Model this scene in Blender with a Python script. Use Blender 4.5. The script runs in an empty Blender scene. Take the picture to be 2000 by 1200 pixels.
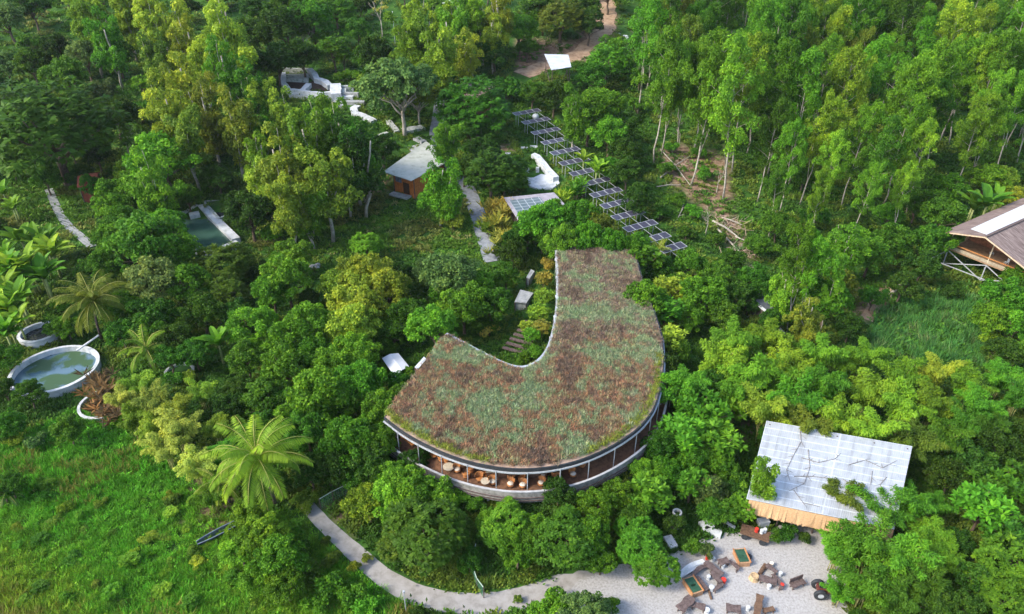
import bpy, bmesh, math, random
import numpy as np
from mathutils import Vector, Matrix, noise

S = bpy.context.scene
COL = S.collection
R = math.radians

# ------------------------------------------------------------------ camera
CAM = Vector((0, 0, 60)); PITCH = R(32); FPX = 1400.0
cd = bpy.data.cameras.new('camera'); cam = bpy.data.objects.new('camera', cd); COL.objects.link(cam)
cam.location = CAM; cam.rotation_euler = (R(90) - PITCH, 0, 0)
cd.sensor_width = 36; cd.lens = 36 * FPX / 2000; cd.clip_end = 6000; cd.clip_start = 0.5
S.camera = cam
# ------------------------------------------------------------------ sky, sun, exposure
SUN_DIR = Vector((-0.80, -0.30, 0.72)).normalized()      # towards the sun: left, a little behind the camera
w = bpy.data.worlds.new('World'); S.world = w; w.use_nodes = True
nt = w.node_tree; bg = nt.nodes['Background']
sky = nt.nodes.new('ShaderNodeTexSky'); sky.sky_type = 'NISHITA'; sky.sun_disc = False
sky.sun_elevation = math.asin(SUN_DIR.z); sky.sun_rotation = math.atan2(SUN_DIR.x, SUN_DIR.y)
sky.dust_density = 2.0
nt.links.new(sky.outputs['Color'], bg.inputs['Color']); bg.inputs['Strength'].default_value = 0.15
ld = bpy.data.lights.new('sun', 'SUN'); sun = bpy.data.objects.new('sun', ld); COL.objects.link(sun)
ld.energy = 1.5; ld.angle = R(14); ld.color = (1.0, 0.93, 0.80)
sun.rotation_euler = SUN_DIR.to_track_quat('Z', 'Y').to_euler(); sun.location = (-80, -30, 120)
S.view_settings.view_transform = 'Standard'; S.view_settings.look = 'None'
S.view_settings.exposure = 1.55; S.view_settings.gamma = 1
S.cycles.max_bounces = 6; S.cycles.transparent_max_bounces = 6
S.cycles.diffuse_bounces = 3; S.cycles.transmission_bounces = 3

# ------------------------------------------------------------------ pixels (of the 2000 x 1200 photo) to places
FWD = Vector((0, math.cos(PITCH), -math.sin(PITCH))); UP = Vector((0, math.sin(PITCH), math.cos(PITCH)))
def ray(px, py): return (FWD + Vector((1, 0, 0)) * ((px - 1000) / FPX) + UP * ((600 - py) / FPX))
def on(px, py, z):                       # the point of that line of sight at height z
    d = ray(px, py); t = (z - CAM.z) / d.z
    return CAM + d * t
def ppm(p): return FPX / max(1.0, (p - CAM).dot(FWD))
def pix(p):
    v = p - CAM; d = v.dot(FWD)
    return 1000 + FPX * v.x / d, 600 - FPX * v.dot(UP) / d

ROOF_Z, DECK_Z = 6.8, 3.5
FRONT = [(752,815),(790,845),(840,872),(890,893),(940,907),(1000,916),(1060,914),(1110,905),(1160,888),(1210,862),
         (1250,833),(1277,798),(1290,755),(1296,705),(1292,655),(1276,605),(1258,560),(1246,520),(1240,488)]
INNER = [(1088,486),(1091,520),(1092,560),(1090,600),(1085,640),(1075,678),(1062,700),(1045,715),(1022,723),(1000,719),
         (975,709),(940,691),(905,672),(870,654)]
ROOF = [on(x, y, ROOF_Z) for x, y in FRONT + INNER]
RCX = sum(p.x for p in ROOF) / len(ROOF); RCY = sum(p.y for p in ROOF) / len(ROOF)

def inpoly(x, y, P):
    c = False; j = len(P) - 1
    for i in range(len(P)):
        xi, yi = P[i][0], P[i][1]; xj, yj = P[j][0], P[j][1]
        if (yi > y) != (yj > y) and x < (xj - xi) * (y - yi) / (yj - yi) + xi: c = not c
        j = i
    return c
def segdist(x, y, P):
    best = 1e9
    for i in range(len(P)):
        ax, ay = P[i-1][0], P[i-1][1]; bx, by = P[i][0], P[i][1]
        dx, dy = bx - ax, by - ay
        t = max(0, min(1, ((x-ax)*dx + (y-ay)*dy) / (dx*dx + dy*dy + 1e-9)))
        d = (x-ax-t*dx)**2 + (y-ay-t*dy)**2
        if d < best: best = d
    return math.sqrt(best)
def sstep(a, b, x):
    t = max(0, min(1, (x - a) / (b - a))); return t*t*(3-2*t)
RPOLY = [(p.x, p.y) for p in ROOF]
def T(x, y):                              # height of the ground
    u = (y - 119) / 9.0
    s = 9.0 * (u if u > 30 else math.log1p(math.exp(u)))
    z = 0.164 * s if s < 190 else 0.164 * 190
    a = sstep(64, 92, y)
    if a > 0: z += a * (0.9 * noise.noise(Vector((x*.035, y*.035, 3.1))) + 0.35 * noise.noise(Vector((x*.1, y*.1, 7.7))))
    if abs(x - RCX) < 36 and abs(y - RCY) < 40:
        d = 0 if inpoly(x, y, RPOLY) else segdist(x, y, RPOLY)
        if d < 7.5: z += 2.1 * (1 - sstep(0.3, 7.5, d))
    return z
def at(px, py, h=0.0):                    # where that line of sight meets the ground (raised by h)
    d = ray(px, py); t = 20.0; step = 2.0; pt = t
    while t < 1500:
        p = CAM + d * t
        if p.z < T(p.x, p.y) + h:
            lo, hi = pt, t
            for _ in range(14):
                m = (lo + hi) / 2; q = CAM + d * m
                if q.z < T(q.x, q.y) + h: hi = m
                else: lo = m
            return CAM + d * hi
        pt = t; t += step
    return CAM + d * 400

# ------------------------------------------------------------------ object helpers
def tag(o, label=None, cat=None, group=None, kind=None):
    if label: o['label'] = label
    if cat: o['category'] = cat
    if group: o['group'] = group
    if kind: o['kind'] = kind
    return o
def thing(name, loc, label=None, cat=None, group=None, rz=0):
    o = bpy.data.objects.new(name, None); COL.objects.link(o); o.empty_display_size = 0.3
    o.location = loc; o.rotation_euler = (0, 0, rz)
    return tag(o, label, cat, group)
def child(name, me, parent, color=None):
    o = bpy.data.objects.new(name, me); COL.objects.link(o); o.parent = parent
    if color: o.color = (*color, 1)
    return o
def copy_tree(o, parent=None):
    c = o.copy(); COL.objects.link(c); c.parent = parent
    for ch in list(o.children): copy_tree(ch, c)
    return c

class MB:
    def __init__(s): s.v = []; s.f = []; s.uv = {}
    def face(s, pts, uv=None):
        n = len(s.v); s.v += [tuple(p) for p in pts]; s.f.append(tuple(range(n, n + len(pts))))
        if uv: s.uv[len(s.f) - 1] = uv
    def box(s, c, size, rz=0.0, M=None):
        hx, hy, hz = size[0]/2, size[1]/2, size[2]/2
        m = M if M else Matrix.Rotation(rz, 3, 'Z'); c = Vector(c); n = len(s.v)
        for z in (-hz, hz):
            for x, y in ((-hx,-hy),(hx,-hy),(hx,hy),(-hx,hy)): s.v.append(tuple(c + m @ Vector((x, y, z))))
        for q in ((0,3,2,1),(4,5,6,7),(0,1,5,4),(1,2,6,5),(2,3,7,6),(3,0,4,7)): s.f.append(tuple(n+i for i in q))
    def tube(s, pts, rad, sides=6, cap=True):
        pts = [Vector(p) for p in pts]
        if not isinstance(rad, (list, tuple)): rad = [rad]*len(pts)
        n = len(s.v); k = len(pts)
        for i, p in enumerate(pts):
            d = (pts[min(i+1, k-1)] - pts[max(i-1, 0)])
            d = d.normalized() if d.length > 1e-6 else Vector((0,0,1))
            a = d.cross(Vector((0,0,1)) if abs(d.z) < 0.95 else Vector((1,0,0))).normalized(); b = d.cross(a)
            for j in range(sides):
                t = 2*math.pi*j/sides; s.v.append(tuple(p + (a*math.cos(t) + b*math.sin(t))*rad[i]))
        for i in range(k-1):
            for j in range(sides):
                s.f.append((n+i*sides+j, n+i*sides+(j+1)%sides, n+(i+1)*sides+(j+1)%sides, n+(i+1)*sides+j))
        if cap:
            s.f.append(tuple(n+j for j in reversed(range(sides)))); s.f.append(tuple(n+(k-1)*sides+j for j in range(sides)))
    def bar(s, a, b, w, h=None):
        a, b = Vector(a), Vector(b); d = b - a; L = d.length; d.normalize()
        x = d.cross(Vector((0,0,1)) if abs(d.z) < 0.98 else Vector((1,0,0))).normalized(); z = x.cross(d)
        s.box((a+b)/2, (w, L, h or w), M=Matrix((x, d, z)).transposed())
    def lathe(s, prof, c=(0,0,0), seg=24, a0=0, a1=2*math.pi):
        n = len(s.v); k = len(prof); full = abs(a1-a0-2*math.pi) < 1e-6; m = seg if full else seg+1
        for i in range(m):
            t = a0 + (a1-a0)*i/seg
            for r, z in prof: s.v.append((c[0]+r*math.cos(t), c[1]+r*math.sin(t), c[2]+z))
        for i in range(seg):
            i2 = (i+1) % m
            for j in range(k-1): s.f.append((n+i*k+j, n+i2*k+j, n+i2*k+j+1, n+i*k+j+1))
    def sheet(s, a, b, c, d, th=0.0, nu=1, nv=1, fn=None):     # a-b along u, a-d along v
        a, b, c, d = Vector(a), Vector(b), Vector(c), Vector(d); lu = (b-a).length; lv = (d-a).length
        P = lambda i, j: (a*(1-i)+b*i)*(1-j) + (d*(1-i)+c*i)*j + (fn(i, j) if fn else Vector((0,0,0)))
        for i in range(nu):
            for j in range(nv):
                q = [(i/nu,j/nv),((i+1)/nu,j/nv),((i+1)/nu,(j+1)/nv),(i/nu,(j+1)/nv)]
                s.face([P(*k) for k in q], [(k[0]*lu, k[1]*lv) for k in q])
        if th:
            nrm = (b-a).cross(d-a).normalized()
            if nrm.z < 0: nrm = -nrm
            o = [p - nrm*th for p in (a,b,c,d)]; t = [P(0,0),P(1,0),P(1,1),P(0,1)]
            s.face(o[::-1])
            for i in range(4): s.face([t[i], o[i], o[(i+1)%4], t[(i+1)%4]])
    def prism(s, P, z0, z1):
        n = len(P); z0f = z0 if callable(z0) else (lambda x, y: z0); z1f = z1 if callable(z1) else (lambda x, y: z1)
        lo = [Vector((p[0], p[1], z0f(p[0], p[1]))) for p in P]; hi = [Vector((p[0], p[1], z1f(p[0], p[1]))) for p in P]
        s.face(hi); s.face(lo[::-1])
        for i in range(n): s.face([lo[i], lo[(i+1)%n], hi[(i+1)%n], hi[i]])
    def build(s, name, m, parent=None, smooth=False, local=False):
        me = bpy.data.meshes.new(name); off = Vector((0,0,0))
        if parent is not None and not local:
            q = parent
            while q is not None: off += q.location; q = q.parent
        vv = [(x-off.x, y-off.y, z-off.z) for x, y, z in s.v]
        me.from_pydata(vv, [], s.f)
        if s.uv:
            ul = me.uv_layers.new(name='UVMap')
            for i, pl in enumerate(me.polygons):
                if i in s.uv:
                    for k, li in enumerate(pl.loop_indices): ul.data[li].uv = s.uv[i][k]
        if smooth:
            for pl in me.polygons: pl.use_smooth = True
        me.materials.append(m)
        o = bpy.data.objects.new(name, me); COL.objects.link(o)
        if parent is not None: o.parent = parent
        return o
def solo(o, label, cat, group=None):      # a thing that is one mesh: move its origin to its base
    me = o.data; xs = [v.co for v in me.vertices]
    c = Vector(((min(v.x for v in xs)+max(v.x for v in xs))/2, (min(v.y for v in xs)+max(v.y for v in xs))/2, min(v.z for v in xs)))
    me.transform(Matrix.Translation(-c)); o.location = c
    return tag(o, label, cat, group)

# ------------------------------------------------------------------ materials
def nodes(name):
    m = bpy.data.materials.new(name); m.use_nodes = True; t = m.node_tree
    return m, t, t.nodes['Principled BSDF'], t.links.new
def mat(name, c1, c2=None, scale=3.0, rough=0.8, c3=None, bump=0.0, detail=5, metal=0.0, spec=0.3):
    m, t, b, L = nodes(name); b.inputs['Roughness'].default_value = rough; b.inputs['Metallic'].default_value = metal
    b.inputs['Specular IOR Level'].default_value = spec
    if c2 is None: c2 = tuple(x*0.72 for x in c1)
    tc = t.nodes.new('ShaderNodeTexCoord'); n = t.nodes.new('ShaderNodeTexNoise')
    n.inputs['Scale'].default_value = scale; n.inputs['Detail'].default_value = detail; n.inputs['Roughness'].default_value = 0.65
    L(tc.outputs['Object'], n.inputs['Vector'])
    r = t.nodes.new('ShaderNodeValToRGB'); e = r.color_ramp.elements
    e[0].position = 0.34; e[0].color = (*c2, 1); e[1].position = 0.62; e[1].color = (*c1, 1)
    if c3: k = e.new(0.48); k.color = (*c3, 1)
    L(n.outputs['Fac'], r.inputs['Fac']); L(r.outputs['Color'], b.inputs['Base Color'])
    if bump:
        bp = t.nodes.new('ShaderNodeBump'); bp.inputs['Strength'].default_value = bump; bp.inputs['Distance'].default_value = 0.05
        L(n.outputs['Fac'], bp.inputs['Height']); L(bp.outputs['Normal'], b.inputs['Normal'])
    return m
def leaf_mat(name, source='OBJECT', gloss=0.12, transl=0.38):
    m, t, b, L = nodes(name)
    if source == 'OBJECT':
        oi = t.nodes.new('ShaderNodeObjectInfo'); base = oi.outputs['Color']
    else:
        a0 = t.nodes.new('ShaderNodeAttribute'); a0.attribute_type = 'INSTANCER'; a0.attribute_name = 'tint'; base = a0.outputs['Color']
    at_ = t.nodes.new('ShaderNodeAttribute'); at_.attribute_name = 'v'
    r = t.nodes.new('ShaderNodeValToRGB'); e = r.color_ramp.elements
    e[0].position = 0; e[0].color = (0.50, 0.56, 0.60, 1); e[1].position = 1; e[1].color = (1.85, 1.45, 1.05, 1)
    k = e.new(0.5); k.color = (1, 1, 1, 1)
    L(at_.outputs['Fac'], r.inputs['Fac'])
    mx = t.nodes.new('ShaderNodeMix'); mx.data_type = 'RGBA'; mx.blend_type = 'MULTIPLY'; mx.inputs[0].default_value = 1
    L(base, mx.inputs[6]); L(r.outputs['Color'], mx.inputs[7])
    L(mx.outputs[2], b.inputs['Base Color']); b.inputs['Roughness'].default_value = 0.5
    b.inputs['Specular IOR Level'].default_value = gloss
    tr = t.nodes.new('ShaderNodeBsdfTranslucent'); L(mx.outputs[2], tr.inputs['Color'])
    ms = t.nodes.new('ShaderNodeMixShader'); ms.inputs[0].default_value = transl
    L(b.outputs['BSDF'], ms.inputs[1]); L(tr.outputs['BSDF'], ms.inputs[2])
    L(ms.outputs['Shader'], t.nodes['Material Output'].inputs['Surface'])
    return m
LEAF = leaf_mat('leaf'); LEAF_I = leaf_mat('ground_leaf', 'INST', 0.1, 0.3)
BARK = mat('bark', (.16,.12,.085), (.07,.05,.035), 6, .9, bump=.4)
PALE = mat('pale_bark', (.42,.385,.32), (.22,.19,.15), 3, .8)
CONC = mat('concrete', (.36,.37,.37), (.22,.23,.22), 1.2, .85, bump=.2)
WHITE = mat('white_concrete', (.56,.58,.60), (.34,.37,.36), 1.1, .8, c3=(.50,.52,.53))
GREYW = mat('weathered_concrete', (.44,.46,.44), (.16,.20,.15), 1.6, .9, c3=(.36,.38,.36))
WOOD = mat('brown_wood', (.17,.10,.06), (.07,.04,.025), 5, .7)
GWOOD = mat('weathered_wood', (.15,.11,.10), (.06,.04,.036), 4, .8)
RATTAN = mat('rattan', (.50,.22,.07), (.30,.11,.035), 9, .6)
CREAM = mat('cream_cushion', (.72,.66,.55), (.58,.5,.4), 6, .9)
STEEL = mat('galvanised_steel', (.52,.55,.57), (.38,.40,.42), 4, .45, metal=.3)
DARK = mat('dark_metal', (.035,.04,.045), (.02,.022,.025), 4, .5)
RED = mat('red_paint', (.62,.05,.03), (.48,.03,.02), 5, .5)
THATCH_O = mat('orange_thatch', (.50,.33,.18), (.32,.19,.09), 14, .95, bump=.6)
THATCH_X = mat('brown_thatch', (.27,.19,.165), (.12,.085,.075), 5, .95, c3=(.22,.155,.135), bump=.6)
GREENT = mat('green_canvas', (.028,.09,.05), (.02,.065,.035), 6, .8)
ORANGE = mat('orange_wall', (.62,.20,.05), (.42,.12,.03), 3, .8)
DIRT = mat('dry_dirt', (.46,.33,.22), (.30,.19,.12), 1.2, .95, c3=(.40,.27,.18), bump=.3)
# ------------------------------------------------------------------ foliage meshes
def leaves_mesh(name, C, D, N, Ln, Wd, V, fold=0.12):
    """one diamond leaf per row: centre C, axis D, normal N, length, width, shade V"""
    C, D, N = (np.asarray(a, float) for a in (C, D, N)); n = len(C)
    D /= np.linalg.norm(D, axis=1, keepdims=True) + 1e-9
    Sd = np.cross(D, N); Sd /= np.linalg.norm(Sd, axis=1, keepdims=True) + 1e-9
    Nn = np.cross(Sd, D)
    Ln = np.broadcast_to(np.asarray(Ln, float), (n,))[:, None]; Wd = np.broadcast_to(np.asarray(Wd, float), (n,))[:, None]
    q = np.empty((n, 4, 3))
    q[:,0] = C - D*Ln*.5; q[:,1] = C + Sd*Wd*.5 + Nn*Ln*fold; q[:,2] = C + D*Ln*.5; q[:,3] = C - Sd*Wd*.5 + Nn*Ln*fold
    me = bpy.data.meshes.new(name)
    me.vertices.add(4*n); me.vertices.foreach_set('co', q.reshape(-1))
    me.loops.add(4*n); me.loops.foreach_set('vertex_index', np.arange(4*n, dtype=np.int32))
    me.polygons.add(n); me.polygons.foreach_set('loop_start', np.arange(0, 4*n, 4, dtype=np.int32))
    me.polygons.foreach_set('loop_total', np.full(n, 4, dtype=np.int32))
    a = me.attributes.new('v', 'FLOAT', 'FACE'); a.data.foreach_set('value', np.clip(V, 0, 1).astype(np.float32))
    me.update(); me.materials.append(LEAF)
    return me
def unit(a): return a / (np.linalg.norm(a, axis=1, keepdims=True) + 1e-9)
def clumps(rng, centres, radii, per, Ln, Wd, droop=0.0, stretch=1.0, jitter=.55, shades=None, up=.45, flat=1.0):
    Cs, Ds, Ns, Vs = [], [], [], []
    for i, (c, r) in enumerate(zip(centres, radii)):
        n = max(6, int(per * (r*r) / np.mean(np.square(radii))))
        d = unit(rng.normal(size=(n, 3))); d[:,2] = np.where((d[:,2] < -.25), -d[:,2]*.6, d[:,2]); d = unit(d)
        rad = r * (0.62 + 0.42*rng.random((n,1)))
        p = np.array(c) + d*rad*np.array([1, 1, stretch*flat])
        nn = unit(d*.9 + np.array([0,0,up]) + rng.normal(size=(n,3))*jitter)
        ax = unit(d*.6 + rng.normal(size=(n,3))*.7 + np.array([0,0,-droop]))
        Cs.append(p); Ds.append(ax); Ns.append(nn)
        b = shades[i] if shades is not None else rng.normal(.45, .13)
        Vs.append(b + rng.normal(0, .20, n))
    C = np.concatenate(Cs); m = len(C)
    return C, np.concatenate(Ds), np.concatenate(Ns), Ln*(.7+.6*rng.random(m)), Wd*(.7+.6*rng.random(m)), np.concatenate(Vs)
def wob(rng, a, b, k=4, amp=.25):
    a, b = Vector(a), Vector(b); pts = []
    for i in range(k+1):
        t = i/k; e = amp*(1-abs(2*t-1)); pts.append(a.lerp(b, t) + Vector((rng.normal(0,e), rng.normal(0,e), 0)))
    return pts
def trunk_mesh(name, segs, m):
    b = MB()
    for pts, r0, r1 in segs:
        k = len(pts); b.tube(pts, [r0 + (r1-r0)*i/(k-1) for i in range(k)], 6)
    o = b.build(name, m); me = o.data; bpy.data.objects.remove(o)
    for pl in me.polygons: pl.use_smooth = True
    return me
def env_points(rng, n, rx, rz, cz, low=-.35, power=.5):
    d = unit(rng.normal(size=(n*3, 3))); d = d[d[:,2] > low][:n]
    r = rng.random((len(d),1))**power
    return d * r * np.array([rx, rx, rz]) + np.array([0,0,cz])

PROTO = {}
def reg(kind, W, hc, crown, trunk): PROTO.setdefault(kind, []).append((W, hc, crown, trunk))

def make_broad(seed, big=False):
    rng = np.random.default_rng(seed); rx, rz, cz = 3.3, 2.7, 4.6
    ctr = env_points(rng, 95, rx*rng.uniform(.92,1.08), rz*rng.uniform(.85,1.2), cz, -.5, .30)
    lob = 1 + .14*np.sin(3*np.arctan2(ctr[:,1], ctr[:,0]) + seed*1.3) + .08*np.sin(5*np.arctan2(ctr[:,1], ctr[:,0]) + seed); ctr[:,:2] *= lob[:,None]
    rad = rng.uniform(.38, .95, len(ctr))
    cr = leaves_mesh('crown', *clumps(rng, ctr, rad, 88, .38, .22, .15, jitter=.85, shades=rng.normal(.46,.20,len(ctr))))
    sg = [(wob(rng, (0,0,-.3), (0,0,3.6), 4, .12), .26, .14)]
    for c in ctr[:9]: sg.append((wob(rng, (0,0,rng.uniform(1.6,3.2)), c, 3, .15), .10, .03))
    reg('broad', 8.4, cz, cr, trunk_mesh('trunk', sg, BARK))
def make_mango(seed):
    rng = np.random.default_rng(seed); n = 420
    d = unit(rng.normal(size=(n*3,3))); d = d[d[:,2] > -.3][:n]
    lob = 1 + .16*np.sin(3*np.arctan2(d[:,1], d[:,0]) + seed) + .10*np.sin(7*d[:,0]+seed*2)*np.cos(6*d[:,1])
    tips = d * lob[:,None] * rng.uniform(.78,1.02,(n,1)) * np.array([4.2,4.2,3.4]) + np.array([0,0,4.1])
    C,D,N,V = [],[],[],[]
    for t, dd in zip(tips, d):
        k = 15; a = rng.random(k)*6.28
        o = np.stack([np.cos(a), np.sin(a), rng.uniform(-1.1,.15,k)], 1); o = unit(o + dd*.5)
        C.append(t + o*.34); D.append(o); N.append(unit(np.array([0,0,1.0]) + dd*.6 + rng.normal(size=(k,3))*.2)); V.append(rng.normal(.42,.14)+rng.normal(0,.12,k))
    C,D,N,V = map(np.concatenate,(C,D,N,V))
    cr = leaves_mesh('crown', C, D, N, .62*(.75+.5*rng.random(len(C))), .22, V, .05)
    sg = [(wob(rng,(0,0,-.3),(0,0,3.0),4,.1), .34, .2)]
    for t in tips[:10]: sg.append((wob(rng,(0,0,rng.uniform(1.4,2.8)), t*.85,3,.15), .13,.04))
    reg('mango', 8.8, 4.1, cr, trunk_mesh('trunk', sg, BARK))
def make_feather(seed):
    rng = np.random.default_rng(seed); ctr, rad, sh, sg = [], [], [], []
    sg.append((wob(rng,(0,0,-.3),(rng.normal(0,.5),rng.normal(0,.5),8.5),6,.25), .22,.08))
    nl = 9
    for k in range(nl):
        a = 6.28*k/nl + rng.normal(0,.3); rr = rng.uniform(1.2,2.6) if k else .3; zt = rng.uniform(4.6,11.0) - rr*.5
        tip = Vector((rr*math.cos(a), rr*math.sin(a), zt)); st = (0,0,rng.uniform(1.6,4.2)); P = wob(rng, st, tip, 4, .2)
        sg.append((P, .08, .02)); b = rng.normal(.5,.12)
        for j in range(15):
            f = rng.uniform(.15,1.08); q = Vector(st).lerp(tip, f)
            ctr.append((q.x+rng.normal(0,.55), q.y+rng.normal(0,.55), q.z+rng.normal(0,.3))); rad.append(rng.uniform(.32,.8)); sh.append(b+rng.normal(0,.13))
    cr = leaves_mesh('crown', *clumps(rng, np.array(ctr), np.array(rad), 85, .38, .16, .5, 1.35, .6, sh, .35))
    reg('feather', 6.6, 7.2, cr, trunk_mesh('trunk', sg, PALE))
def make_umbrella(seed):
    rng = np.random.default_rng(seed); ctr, rad, sg = [], [], []
    for k in range(11):
        a = 6.28*k/11 + rng.normal(0,.2); rr = rng.uniform(1.5,4.4); zt = 6.4 - rr*.28 + rng.normal(0,.25)
        tip = Vector((rr*math.cos(a), rr*math.sin(a), zt)); sg.append((wob(rng,(0,0,rng.uniform(2,3)), tip, 5, .35), .11, .03))
        for j in range(9):
            f = rng.uniform(.35,1.12); ctr.append((tip.x*f+rng.normal(0,.5), tip.y*f+rng.normal(0,.5), zt-.2+(1-f)*1.2+rng.normal(0,.6))); rad.append(rng.uniform(.4,.95))
    sg.append((wob(rng,(0,0,-.3),(0,0,3),4,.15), .25,.16))
    cr = leaves_mesh('crown', *clumps(rng, np.array(ctr), np.array(rad), 130, .38, .2, .1, .85, .6, rng.normal(.5,.14,len(ctr))))
    reg('umbrella', 9.6, 5.6, cr, trunk_mesh('trunk', sg, PALE))
def make_euc(seed):
    rng = np.random.default_rng(seed); H = 22.0; ctr, rad, sh, sg = [], [], [], []
    lean = Vector((rng.normal(0,.7), rng.normal(0,.5), 0)); P = []
    for i in range(9):
        t = i/8; P.append(lean*t*t + Vector((rng.normal(0,.12), rng.normal(0,.12), H*.93*t - .3)))
    sg.append((P, .16, .04)); lo = rng.uniform(.34,.46)
    if seed % 2:
        q = P[2]; sg.append(([q, q+Vector((.7,.2,4)), q+Vector((1.1,.4,9))], .1, .04))
    for k in range(20):
        t = lo + (1-lo)*((k+.5)/20)**.85; base = P[min(8, int(t*8))].lerp(P[min(8,int(t*8)+1)], t*8-int(t*8))
        a = k*2.4 + rng.normal(0,.4); rr = (1.1 + 2.5*math.sin(math.pi*min(1,max(0,(t-lo)/(1-lo)))**.8))*rng.uniform(.6,1.15)
        tip = base + Vector((rr*math.cos(a), rr*math.sin(a), rng.uniform(.9,2.0)))
        sg.append((wob(rng, base-Vector((0,0,.5)), tip, 3, .1), .045, .015)); b = rng.normal(.5,.13)
        for j in range(6):
            q = base.lerp(tip, rng.uniform(.3,1.2)); ctr.append((q.x+rng.normal(0,.4), q.y+rng.normal(0,.4), q.z+rng.normal(-.2,.7))); rad.append(rng.uniform(.4,.9)); sh.append(b+rng.normal(0,.08))
    ctr.append((P[-1].x, P[-1].y, H*.95)); rad.append(.9); sh.append(.6)
    cr = leaves_mesh('crown', *clumps(rng, np.array(ctr), np.array(rad), 115, .38, .14, .8, 1.7, .6, sh, .3))
    reg('euc', 7.0, 15.5, cr, trunk_mesh('trunk', sg, PALE))
def make_bamboo(seed):
    rng = np.random.default_rng(seed); C,D,N,V,sg = [],[],[],[],[]
    for k in range(15):
        a = k*2.4 + rng.normal(0,.25); Rm = rng.uniform(1.2,3.9); H = rng.uniform(6.8,10.8); b0 = np.array([rng.normal(0,.35), rng.normal(0,.35), 0])
        f = lambda t: b0 + np.array([math.cos(a)*Rm*t**2.2, math.sin(a)*Rm*t**2.2, H*(t - .30*t**3.2)])
        sg.append(([Vector(f(t)) for t in (0,.2,.4,.6,.8,1)], .05, .015)); n = 520; sb = rng.normal(.5,.14)
        t = .38 + .66*rng.random(n)**.8
        c = np.array([f(x) for x in t]); w = (.25 + .75*np.sin(np.pi*np.clip((t-.3)/.8,0,1)))[:,None]
        off = unit(rng.normal(size=(n,3)))*rng.random((n,1))**.5*w*np.array([.95,.95,.8]); c = c + off
        out = np.array([math.cos(a), math.sin(a), 0])
        C.append(c); D.append(unit(off*1.0 + out*.35 + np.array([0,0,-.45]) + rng.normal(size=(n,3))*.3))
        N.append(unit(off*.8 + np.array([0,0,.7]) + rng.normal(size=(n,3))*.35)); V.append(sb + rng.normal(0,.13,n))
    C,D,N,V = map(np.concatenate,(C,D,N,V))
    cr = leaves_mesh('foliage', C, D, N, 0.46*(.7+.6*rng.random(len(C))), .125, V, .04)
    reg('bamboo', 7.6, 5.9, cr, trunk_mesh('culms', sg, mat('bamboo_culm', (.45,.42,.16), (.25,.26,.08), 3, .6)))
def make_shrub(seed):
    rng = np.random.default_rng(seed); ctr = env_points(rng, 15, 1.15, .85, .95, -.3, .4); rad = rng.uniform(.35,.6,len(ctr))
    cr = leaves_mesh('foliage', *clumps(rng, ctr, rad, 95, .30, .16, .1))
    sg = [(wob(rng,(0,0,-.2),c,2,.05), .035,.012) for c in ctr[:7]]
    reg('shrub', 3.2, .95, cr, trunk_mesh('stem', sg, BARK))
def make_largeleaf(seed):
    rng = np.random.default_rng(seed); tips = env_points(rng, 75, 2.3, 1.7, 3.3, -.4, .35); C,D,N,V,sg = [],[],[],[],[]
    for i, t in enumerate(tips):
        k = 13; a = rng.random(k)*6.28; o = unit(np.stack([np.cos(a),np.sin(a),rng.uniform(-.3,.9,k)],1)); b = rng.normal(.52,.14)
        C.append(t+o*.33); D.append(o); N.append(unit(np.array([0,0,1.0])+rng.normal(size=(k,3))*.25-o*.2)); V.append(b+rng.normal(0,.1,k))
        if i < 12: sg.append((wob(rng,(0,0,rng.uniform(1,2.2)),t,3,.12), .06,.02))
    sg.append((wob(rng,(0,0,-.3),(0,0,2.4),3,.1), .15,.09))
    C,D,N,V = map(np.concatenate,(C,D,N,V))
    reg('largeleaf', 5.4, 3.3, leaves_mesh('crown', C,D,N, .62*(.8+.4*rng.random(len(C))), .27, V, .06), trunk_mesh('trunk', sg, BARK))
def make_spiky(seed):
    rng = np.random.default_rng(seed); C,D,N,V = [],[],[],[]
    for s in range(16):
        b = np.array([rng.normal(0,.75), rng.normal(0,.75), rng.uniform(.4,1.7)]); k = 15; a = rng.random(k)*6.28
        o = unit(np.stack([np.cos(a)*.75,np.sin(a)*.75,rng.uniform(.2,1.1,k)],1)); C.append(b+o*.5); D.append(o); N.append(unit(np.cross(o, rng.normal(size=(k,3))))); V.append(rng.normal(.5,.2)+rng.normal(0,.18,k))
    C,D,N,V = map(np.concatenate,(C,D,N,V))
    sg = [([(rng.normal(0,.5),rng.normal(0,.5),-.2),(rng.normal(0,.6),rng.normal(0,.6),1.3)], .04,.03) for _ in range(8)]
    reg('spiky', 3.2, 1.6, leaves_mesh('foliage', C,D,N, 1.15, .17, V, .03), trunk_mesh('stem', sg, BARK))
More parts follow.
